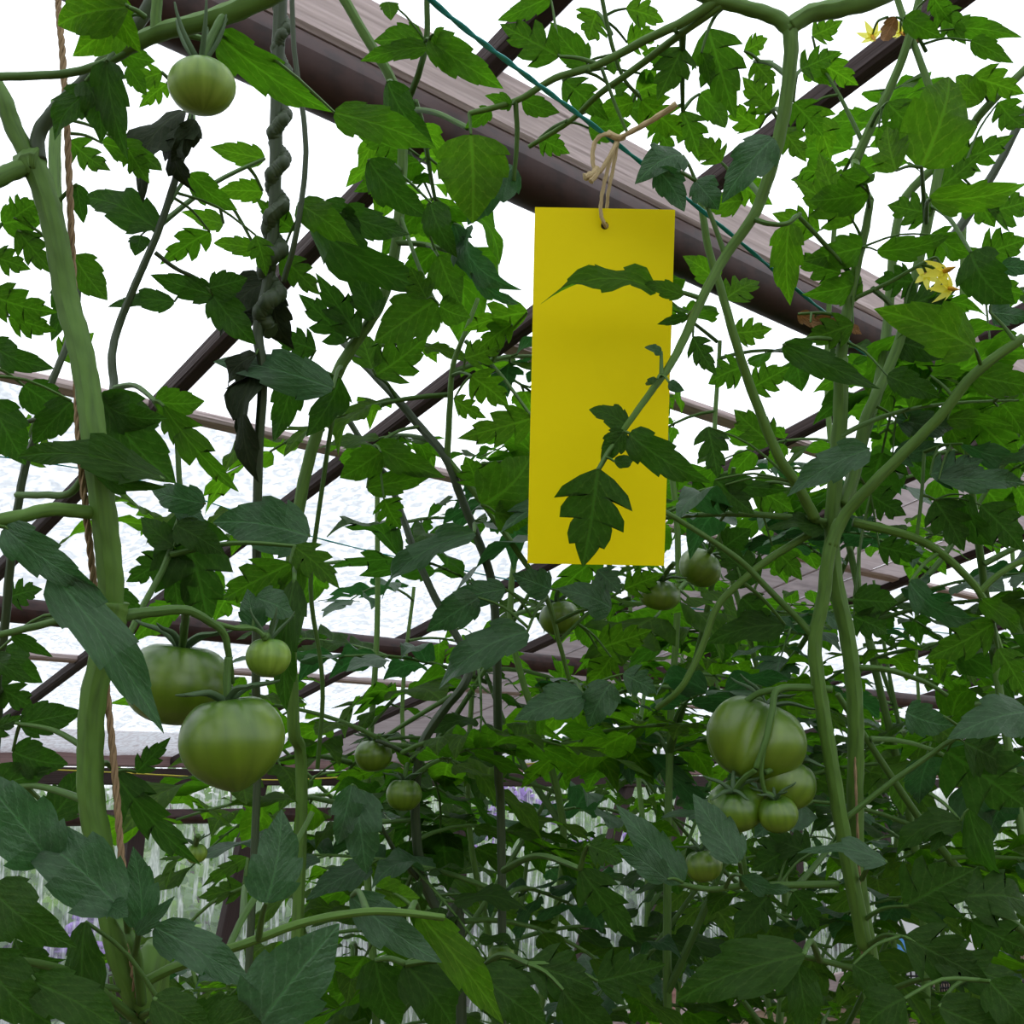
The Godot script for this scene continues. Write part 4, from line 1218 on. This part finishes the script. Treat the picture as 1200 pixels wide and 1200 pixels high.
func centre_plants() -> void:
	var p := plant("slender tomato plant between big left tomatoes and card, its tip bending left", 345, 1.05)
	stem(p, [[398, -10, 1.0], [433, 50, 1.0], [458, 92, 1.0], [471, 132, 1.0], [472, 172, 1.0], [469, 240, 1.0], [462, 300, 1.0], [448, 350, 1.0], [430, 382, 1.0], [412, 408, 1.0], [392, 445, 1.0], [372, 505, 1.0], [356, 565, 1.0], [344, 640, 1.0], [340, 720, 1.02], [344, 850, 1.03], [352, 1000, 1.05]], .0046, .0062, "stem", "main_stem", true)
	stem(p, [[500, -10, .95], [500, 45, .96], [490, 88, .97], [476, 122, 1.0]], .0024, .003, "stalk", "side_stem")
	stem(p, [[478, 128, .98], [510, 132, .92], [548, 150, .86]], .0026, .0022, "stalk", "side_stem")
	stem(p, [[461, 284, 1.0], [500, 287, .98], [532, 296, .96]], .003, .002, "stalk", "side_stem")
	stem(p, [[468, 250, 1.0], [490, 310, .97], [508, 350, .95]], .002, .0016, "stalk", "side_stem")
	stem(p, [[392, 475, 1.0], [375, 590, 1.02], [364, 690, 1.04], [378, 800, 1.06], [372, 900, 1.08]], .0022, .0022, "stalk", "side_stem")
	leaf(p, .95, [[496, 45, 438, 48, 40, 10], [500, 55, 422, 72, 25, 10], [455, 2, 458, 24, 24, 10]], "leaf")
	leaf(p, .93, [[503, 46, 590, 104, 44, 11], [508, 40, 545, 60, 26, 10], [512, 75, 560, 68, 30, 10]], "leaf", [498, 50, .96])
	leaf(p, .93, [[454, 96, 508, 170, 38, 11, 25]], "leaf_deep", [462, 105, 1.0])
	leaf(p, .92, [[432, 188, 502, 254, 46, 11, 20], [505, 238, 536, 302, 38, 11, 15]], "leaf_deep", [470, 200, 1.0])
	leaf(p, .92, [[545, 270, 612, 340, 40, 12, 35], [552, 320, 608, 356, 18, 11, 30], [532, 262, 552, 328, 30, 20]], "leaf_grey_sheen", [528, 294, .96])
	leaf(p, .94, [[514, 300, 540, 358, 44, 10], [495, 260, 520, 290, 30, 11]], "leaf", [500, 287, .98])
	leaf(p, .94, [[360, 255, 508, 340, 58, 11, 25], [400, 250, 480, 275, 40, 11], [380, 236, 425, 285, 36, 11]], "leaf_deep", [466, 260, 1.0])
	leaf(p, .93, [[510, 352, 438, 402, 66, 10, 15], [515, 358, 552, 372, 36, 10], [500, 350, 480, 312, 34, 20]], "leaf", [505, 345, .95])
	leaf(p, .90, [[390, 455, 250, 424, 50, 11, 15]], "leaf_grey_sheen", [400, 430, 1.0])
	leaf(p, .94, [[345, 436, 320, 518, 42, 11], [398, 442, 358, 512, 44, 12], [370, 410, 320, 395, 40, 20]], "leaf_deep")
	leaf(p, .88, [[362, 628, 250, 612, 70, 11, 12]], "leaf_grey_sheen", [348, 610, 1.0])
	leaf(p, .98, [[405, 400, 350, 345, 44, 20], [420, 395, 370, 320, 40, 20], [440, 372, 405, 300, 40, 11]], "leaf_deep", [430, 382, 1.0])
	leaf(p, 1.0, [[470, 176, 420, 160, 36, 20], [468, 200, 415, 225, 40, 20]], "leaf")
	dress(p, 7, 61, 0.25, 0.5, 1.5)
	dress(p, 6, 65, 0.24, 1.6, 2.2)

	var q := plant("tomato plant just left of the yellow card, its forked stem slanting right", 590, 1.16)
	stem(q, [[392, 390, 1.18], [425, 425, 1.15], [460, 462, 1.13], [492, 500, 1.12], [522, 536, 1.1], [540, 582, 1.1], [560, 632, 1.1], [576, 682, 1.1], [582, 760, 1.1], [584, 900, 1.12], [588, 1050, 1.14]], .0042, .0048, "stem_dark", "main_stem", true)
	stem(q, [[524, 538, 1.1], [560, 582, 1.09], [602, 640, 1.08], [640, 700, 1.07], [655, 752, 1.07], [668, 800, 1.08]], .0036, .002, "stem", "side_stem")
	stem(q, [[524, 538, 1.1], [527, 480, 1.1], [531, 428, 1.1], [546, 388, 1.1], [560, 350, 1.11]], .0034, .002, "stem", "side_stem")
	stem(q, [[530, 560, 1.1], [560, 545, 1.08], [600, 540, 1.06]], .0018, .0014, "stalk", "side_stem")
	leaf(q, 1.05, [[440, 440, 502, 392, 54, 20], [436, 432, 420, 380, 40, 20]], "leaf")
	leaf(q, 1.05, [[552, 440, 596, 476, 44, 20], [532, 468, 570, 490, 26, 20], [545, 420, 590, 400, 36, 20]], "leaf_fresh", [530, 440, 1.1])
	leaf(q, 1.05, [[624, 490, 536, 514, 46, 20], [618, 366, 542, 388, 42, 20], [600, 380, 560, 410, 34, 20]], "leaf_fresh", [546, 400, 1.1])
	leaf(q, 1.04, [[440, 522, 522, 560, 38, 11], [430, 572, 508, 556, 32, 10], [446, 530, 398, 560, 42, 10], [450, 585, 470, 620, 38, 20]], "leaf", [492, 500, 1.12])
	leaf(q, 1.02, [[565, 592, 622, 534, 76, 11], [560, 570, 545, 535, 40, 20], [580, 600, 620, 612, 44, 10]], "leaf", [560, 560, 1.09])
	leaf(q, 1.0, [[556, 624, 448, 702, 34, 12, 30]], "leaf_grey_sheen", [556, 620, 1.1])
	leaf(q, 1.0, [[618, 740, 514, 808, 50, 12, 20], [592, 690, 520, 702, 34, 10], [560, 700, 500, 740, 44, 11]], "leaf_grey_sheen", [640, 700, 1.07])
	leaf(q, 1.0, [[716, 712, 652, 690, 44, 11, 15], [700, 668, 728, 696, 34, 20], [645, 690, 600, 672, 40, 11]], "leaf_grey_sheen", [650, 730, 1.07])
	leaf(q, 1.08, [[732, 690, 778, 672, 34, 20], [700, 760, 764, 738, 46, 20], [716, 770, 690, 800, 36, 20]], "leaf_fresh", [655, 752, 1.07])
	leaf(q, .98, [[684, 815, 602, 844, 46, 11, 12], [716, 800, 690, 852, 44, 11], [730, 790, 770, 812, 36, 20]], "leaf_grey_sheen", [668, 800, 1.08])
	dress(q, 8, 71, 0.27, 0.6, 1.5)
	dress(q, 8, 72, 0.24, 1.85, 2.25)

	var s := plant("tomato plant low in the middle with a dark stem kinking beside two hidden green tomatoes", 545, 1.2)
	stem(s, [[400, 478, 1.3], [438, 540, 1.3], [455, 562, 1.3], [474, 612, 1.28], [492, 662, 1.26], [520, 720, 1.24], [548, 770, 1.22], [545, 800, 1.2], [520, 832, 1.2], [497, 868, 1.2], [489, 905, 1.2], [487, 962, 1.2], [496, 1030, 1.2], [522, 1085, 1.2], [540, 1130, 1.2]], .0036, .0064, "stem_dark", "main_stem", true)
	stem(s, [[489, 890, 1.2], [470, 880, 1.19], [448, 870, 1.18], [440, 868, 1.18]], .0026, .002, "stem_dark", "fruit_truss")
	stem(s, [[530, 815, 1.2], [480, 845, 1.22], [440, 872, 1.25], [410, 900, 1.28]], .003, .002, "stalk", "side_stem")
	stem(s, [[490, 1030, 1.2], [465, 1000, 1.18], [445, 965, 1.16]], .003, .002, "stem_dark", "side_stem")
	leaf(s, 1.0, [[418, 926, 430, 1024, 56, 12, 10], [412, 920, 395, 990, 36, 11]], "leaf_grey_sheen", [445, 965, 1.16])
	leaf(s, .78, [[412, 1050, 518, 1128, 50, 11, 10]], "leaf_grey_sheen", [430, 1068, .68])
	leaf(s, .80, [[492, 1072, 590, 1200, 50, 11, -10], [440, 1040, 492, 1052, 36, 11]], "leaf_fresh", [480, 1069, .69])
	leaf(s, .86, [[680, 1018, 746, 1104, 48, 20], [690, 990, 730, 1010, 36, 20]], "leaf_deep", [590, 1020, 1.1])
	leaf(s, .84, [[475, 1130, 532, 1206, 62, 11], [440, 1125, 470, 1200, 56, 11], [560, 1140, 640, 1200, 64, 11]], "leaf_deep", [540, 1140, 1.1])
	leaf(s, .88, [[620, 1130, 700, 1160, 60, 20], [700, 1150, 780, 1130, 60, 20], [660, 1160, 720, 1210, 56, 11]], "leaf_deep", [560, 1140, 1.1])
	dress(s, 16, 81, 0.26, 0.5, 1.6)

	var t := plant("dark-stemmed tomato plant rising along the left edge behind the thick pale stem", -20, 0.95)
	stem(t, [[92, 300, .86], [90, 360, .85], [78, 405, .84], [60, 450, .83], [45, 500, .83], [30, 545, .83], [20, 600, .83], [12, 662, .84], [5, 740, .85], [-4, 800, .86], [-12, 950, .9]], .0024, .004, "stem_dark", "main_stem", true)
	stem(t, [[48, 490, .83], [20, 500, .84], [0, 530, .85]], .002, .0016, "stem_dark", "side_stem")
	leaf(t, .90, [[40, 510, 8, 490, 40, 20], [70, 420, 110, 390, 40, 20], [30, 540, 70, 520, 36, 20]], "leaf_fresh")
	leaf(t, .90, [[10, 700, 50, 690, 36, 20], [4, 760, 50, 800, 44, 11], [-10, 800, 40, 830, 40, 20]], "leaf_deep")
	# a withered strand wound round its string
	var w := plant("withered grey-green tomato shoot wound tightly round its string, left of the centre near the top", 300, 0.98)
	stem(w, [[330, -20, .90], [326, 60, .90], [324, 130, .90], [322, 230, .90], [318, 300, .90], [312, 340, .90], [302, 390, .90], [308, 440, .90], [302, 560, .91], [300, 800, .93], [298, 1000, .95]], .0058, .003, "stem_dark", "main_stem", true)
	var coil := []
	for k in 90:
		var f := k / 89.0
		var c := at(lerpf(331, 314, f * f), lerpf(-20, 385, f), .90)
		coil.append(c + Vector3(cos(k * 0.55), 0, sin(k * 0.55)) * (0.003 + 0.003 * f + 0.0012 * sin(k * 2.3)))
	sweep(w, coil, .0042, .0075, "stem_dark", "wound_shoot")
	stem(w, [[342, -15, .88], [345, 60, .88], [357, 150, .88], [357, 205, .88], [346, 280, .88], [332, 330, .89]], .002, .0024, "stem_dark", "side_stem")
	leaf(w, .90, [[306, 420, 304, 566, 34, 12, 50], [312, 430, 300, 530, 24, 12, 100], [300, 415, 270, 460, 22, 12, 50]], "leaf_wilted", [306, 405, .90])
	leaf(w, .90, [[350, 238, 420, 288, 44, 11], [345, 270, 300, 232, 30, 20], [330, 300, 375, 345, 36, 20]], "leaf", [350, 265, .88])
	leaf(w, .92, [[318, 330, 258, 395, 48, 12, 30], [320, 345, 345, 410, 40, 12], [310, 380, 262, 372, 30, 12, 40]], "leaf_wilted")


func vines() -> void:
	# [x of the foot, depth, height, leaves, leaflets apart, label]
	var mid := [
		[700, 1.55, 2.1, 13, "bushy tomato plant standing directly behind the yellow card", 1.2],
		[830, 1.5, 2.25, 14, "tomato plant behind the ribbed tomatoes, reaching up between card and double stem", 1.5],
		[1130, 1.45, 2.5, 24, "leafy tomato plant at the right edge behind the double-stemmed one", 0.5],
		[960, 1.75, 2.4, 20, "tomato plant seen between the yellow card and the double stem, under the dark beam", 1.6],
		[430, 1.6, 2.1, 15, "tomato plant behind the slender one, above the long brown pipe", 1.1],
		[1250, 1.3, 2.4, 22, "leafy tomato plant cut off by the right edge beside the yellow flowers", 0.5],
		[610, 1.7, 1.75, 13, "low leafy tomato plant filling the shade under the yellow card", 0.3],
	]
	for k in mid.size():
		var e: Array = mid[k]
		vine(e[4], e[0], e[1], e[2], e[3], 200 + k * 7, true, "", 0.30, e[5])
	var back := [
		[760, 2.2, "tomato plant a row behind, seen just right of the yellow card's lower edge"],
		[900, 2.5, "tomato plant a row behind, seen between card and double stem at pipe height"],
		[1060, 2.3, "tomato plant a row behind, seen just right of the double stem"],
		[1180, 2.2, "tomato plant a row behind, near the right edge under the grey roof sheets"],
		[520, 2.3, "tomato plant a row behind, seen left of the yellow card above the pipe"],
		[800, 3.0, "tomato plant far back, seen behind the two tomatoes by the card's corner"],
		[980, 3.2, "tomato plant far back, hidden behind the double stem"],
		[1120, 3.0, "tomato plant far back, under the grey roof sheets at the right"],
		[1300, 2.8, "tomato plant far back, cut off by the right edge"],
	]
	for k in back.size():
		var e: Array = back[k]
		var high: float = 2.3 if e[0] > 650 else 2.0
		vine(e[2], e[0], e[1], high - (0.35 if e[1] > 3.0 else 0.0), 15, 400 + k * 7, true, "tomato plants deep in the row", 0.32, 1.25)
	var left := [[60, 2.4, 1.15, "short tomato plant low behind the thick left stem"], [220, 2.6, 1.2, "short tomato plant low behind the tiny dangling tomato"], [330, 2.2, 1.35, "short tomato plant low behind the slender plant's foot"], [-40, 1.5, 1.5, "short tomato plant at the lower left edge"]]
	for k in left.size():
		var e: Array = left[k]
		vine(e[3], e[0], e[1], e[2], 13, 600 + k * 7, true, "short tomato plants low on the left", 0.28, 0.3)


func fruit() -> void:
	tomato("small pale green tomato hanging alone at the top left under upright sepals", 236, 101, 37, .575, .90, 5, .01, Vector3(8, 0, 4), .9, [262, 20, .585], "", 0.0, "fruit_pale")
	tomato("big green tomato partly behind another, next to the thick left stem", 207, 800, 60, .74, .86, 5, .014, Vector3(10, 20, -4), .25, [218, 716, .67])
	tomato("big smooth heart-shaped green tomato hanging lowest and in front of the left pair", 271, 866, 58, .685, .96, 5, .008, Vector3(8, 0, 8), .12, [268, 770, .69], "", .10)
	tomato("small round green tomato right above the big left pair", 314, 770, 25, .71, .98, 5, .01, Vector3(0, 0, 0), .65, [310, 746, .70], "", 0.0, "fruit_pale")
	tomato("large deeply ribbed green tomato, topmost of the right cluster", 884, 866, 58, 1.0, .88, 4, .19, Vector3(14, 30, -18), .2, [876, 822, .985])
	tomato("ribbed green tomato at the right of the right-hand cluster, under the largest", 921, 916, 34, .985, .95, 5, .04, Vector3(15, 10, -25), .15, [897, 905, .955])
	tomato("green tomato at the lower left of the right-hand cluster with a spidery calyx", 862, 944, 32, .975, .86, 5, .025, Vector3(40, 0, 12), .2, [886, 902, .95])
	tomato("small round green tomato lowest in the right-hand cluster", 911, 954, 22.5, .955, 1.0, 5, .012, Vector3(15, 0, 10), .3, [897, 930, .955])
	tomato("half-hidden green tomato below the right-hand cluster behind a leaf", 824, 1014, 21, 1.05, .95, 5, .02, Vector3(0, 0, 10), .2, [835, 975, 1.05])
	tomato("dull green tomato just under the lower right corner of the yellow card", 772, 696, 24, 1.1, .82, 5, .02, Vector3(20, 0, -10), .2, [790, 660, 1.08])
	tomato("pale oval green tomato right of the yellow card's lower corner", 820, 665, 24, 1.15, .95, 6, .03, Vector3(0, 0, -35), .2, [836, 640, 1.1])
	tomato("shaded green tomato below the bottom edge of the yellow card, among leaves", 655, 724, 23, 1.15, .92, 5, .02, Vector3(0, 0, 10), .2, [655, 690, 1.15])
	tomato("dark green tomato in the shade beside the kinked dark stem", 473, 931, 20, 1.18, 1.0, 5, .01, Vector3(0, 0, 0), .2, [478, 895, 1.2])
	tomato("shaded ribbed tomato upper left of the dark kinked stem", 437, 885, 21, 1.2, .95, 5, .03, Vector3(0, 0, 0), .2, [445, 862, 1.18])
	tomato("tiny green tomato dangling in front of the back wall film", 230, 1000, 12, 1.0, 1.0, 5, .0, Vector3(0, 0, 10), .3, [232, 980, .95], "", 0.0, "fruit_pale")
	tomato("small pale tomato in the dark undergrowth below the yellow card", 587, 1120, 15, 1.1, .95, 5, .01, Vector3(0, 0, 0), .2, [588, 1095, 1.1], "", 0.0, "fruit_pale")


func ground_things() -> void:
	var place := at(1120, 1189, 7.8)
	place.y = 0.0
	var crate := thing("plastic_crate", "black lattice plastic crate on the ground far behind at the lower right", "crate", place)
	var x := Vector3(1, 0, 0)
	var z := Vector3(0, 0, -1)
	var h := Vector3(0, 0.34, 0)
	var o := place - x * 0.55 + Vector3(0, 0.01, 0)
	for side in [["front_lattice", o, x * 1.1, h, z, 30, 9], ["back_lattice", o + z * 0.45, x * 1.1, h, z, 30, 9], ["side_lattice", o, z * 0.45, h, x, 12, 9], ["side_lattice", o + x * 1.1, z * 0.45, h, x, 12, 9]]:
		var g := Geo.new()
		lattice(g, side[1], side[2], side[3], side[4], side[5], side[6])
		commit(side[0], g, mats["crate"], crate)
	var rim := Geo.new()
	for e in [[o, o + x * 1.1], [o + z * .45, o + z * .45 + x * 1.1], [o, o + z * .45], [o + x * 1.1, o + x * 1.1 + z * .45]]:
		bar_geo(rim, e[0] + h, e[1] + h, 0.03, 0.025, Vector3.UP)
	commit("rim", rim, mats["crate"], crate)
	bar("base", o + z * 0.225, o + z * 0.225 + x * 1.1, 0.45, 0.015, Vector3.UP, "crate", crate)
	for k in 2:
		var c: Vector3 = o + x * (0.30 if k == 0 else 0.86) + z * 0.22 + Vector3(0, 0.02, 0)
		var bag := thing("paper_bag", ["white paper bag with a blue band standing in the left of the black crate", "white paper bag standing in the right of the black crate"][k], "bag", c)
		var g := Geo.new()
		var prev := []
		var tall := 0.72 if k == 0 else 0.5
		for r in 7:
			var t := r / 6.0
			var w := 0.15 * (1.0 - 0.15 * t * t) + 0.006 * sin(r * 2.1)
			var dd := 0.09 * (1.0 - 0.75 * t)
			var ring := [Vector3(-w, tall * t, dd), Vector3(-w * 0.2, tall * t, dd * 1.12), Vector3(w, tall * t, dd), Vector3(w, tall * t, -dd), Vector3(0, tall * t, -dd * 1.1), Vector3(-w, tall * t, -dd)]
			if r > 0:
				for q in 6:
					g.face([prev[q], ring[q], ring[(q + 1) % 6], prev[(q + 1) % 6]], [Vector2.ZERO, Vector2.ZERO, Vector2.ZERO, Vector2.ZERO])
			prev = ring
		put("bag_body", g.mesh(), mats["white_bag"], bag)
		if k == 0:
			var band := Geo.new()
			bar_geo(band, Vector3(-0.13, 0.42, 0.072), Vector3(0.13, 0.42, 0.072), 0.14, 0.012, Vector3(0, 0.12, 1).normalized(), 0.003)
			put("printed_band", band.mesh(), mats["blue_print"], bag)
	var pp := at(775, 1212, 7.0)
	pp.y = 0.0
	var pot := thing("clay_pot", "pale pink clay pot on the ground below the yellow card, near the back wall", "pot", pp)
	var g := Geo.new()
	g.tube([Vector3(0, 0, 0), Vector3(0, 0.02, 0), Vector3(0, 0.3, 0), Vector3(0, 0.31, 0), Vector3(0, 0.36, 0)], [0.085, 0.09, 0.125, 0.14, 0.14], 20)
	put("pot_body", g.mesh(), mats["clay"], pot)
	var so := Geo.new()
	so.tube([Vector3(0, 0.34, 0), Vector3(0, 0.372, 0)], [0.12, 0.11], 20)
	put("potting_soil", so.mesh(), mats["soil"], pot)


func garden() -> void:
	var lawn := Geo.new()
	bar_geo(lawn, Vector3(0, -0.15, 60), Vector3(0, -0.15, -60), 120, 0.08, Vector3.UP, 0.01)
	var ground := put("ground", lawn.mesh(), mats["lawn"], self)
	tag(ground, "", "", "", "structure")
	var small := leaflet_geo(0, 1, 3, 2).mesh()
	var r := RandomNumberGenerator.new()
	r.seed = 909
	var spots := []
	for k in 12:
		spots.append([0.6 + k * 1.05 + r.randf_range(-0.3, 0.3), r.randf_range(6.9, 7.9), r.randf_range(0.95, 1.7), r.randf_range(0.6, 0.9)])
	for k in 6:
		spots.append([1.0 + k * 2.2, 10.0 + r.randf_range(-0.5, 0.8), r.randf_range(1.8, 2.4), 1.3])
	for k in spots.size():
		var e: Array = spots[k]
		var c := house(e[0], e[1], -EYE)
		c.y = -0.11
		var o := thing("garden_bush", ["plain leafy garden bush dimly seen outside through the wall film", "violet-flowered garden bush dimly seen outside through the wall film"][int(k in [1, 2, 5, 6])], "bush", c, "violet bushes outside the film wall" if k in [1, 2, 5, 6] else "garden bushes outside the film wall")
		var wood := Geo.new()
		for s in 5:
			var a := s * TAU / 5.0
			var end := Vector3(cos(a) * e[3] * 0.5, e[2] * 0.75, sin(a) * e[3] * 0.5)
			wood.tube([Vector3.ZERO, end * 0.5 + Vector3(0, 0.1, 0), end], [0.025, 0.018, 0.008], 5)
		put("branches", wood.mesh(), mats["bush_wood"], o)
		var mm := MultiMesh.new()
		mm.transform_format = MultiMesh.TRANSFORM_3D
		mm.mesh = small
		mm.instance_count = 900 if k < 12 else 1300
		for q in mm.instance_count:
			var dir := Vector3(r.randfn(), r.randfn(), r.randfn()).normalized() * pow(r.randf(), 0.4)
			var pos := Vector3(dir.x * e[3], e[2] * 0.55 + dir.y * e[2] * 0.5, dir.z * e[3])
			var y := Vector3(r.randfn(), r.randfn() - 0.4, r.randfn()).normalized()
			var l := r.randf_range(0.09, 0.17)
			mm.set_instance_transform(q, leaf_place(pos, pos + y * l, Vector3(r.randfn(), 1.0, r.randfn()), l * 0.6))
		var mi := MultiMeshInstance3D.new()
		mi.name = "foliage"
		mi.multimesh = mm
		mi.material_override = mats["bush_leaf"]
		o.add_child(mi)
		mi.set_meta("kind", "stuff")
		if k in [1, 2, 5, 6]:
			for f in 7:
				var fl := Geo.new()
				var cc: Vector3 = Vector3(r.randf_range(-0.5, 0.5) * e[3], e[2] * r.randf_range(0.7, 1.0), -r.randf_range(0.0, 0.2)) - across * e[3] * 0.9
				for pt in 7:
					var a := pt * TAU / 7.0
					fl.tube([cc, cc + (Vector3(cos(a), sin(a) * 0.8, 0.3 * sin(a * 2.0))) * 0.09], [0.012, 0.03], 5)
				put("violet_blossom", fl.mesh(), mats["violet"], o)
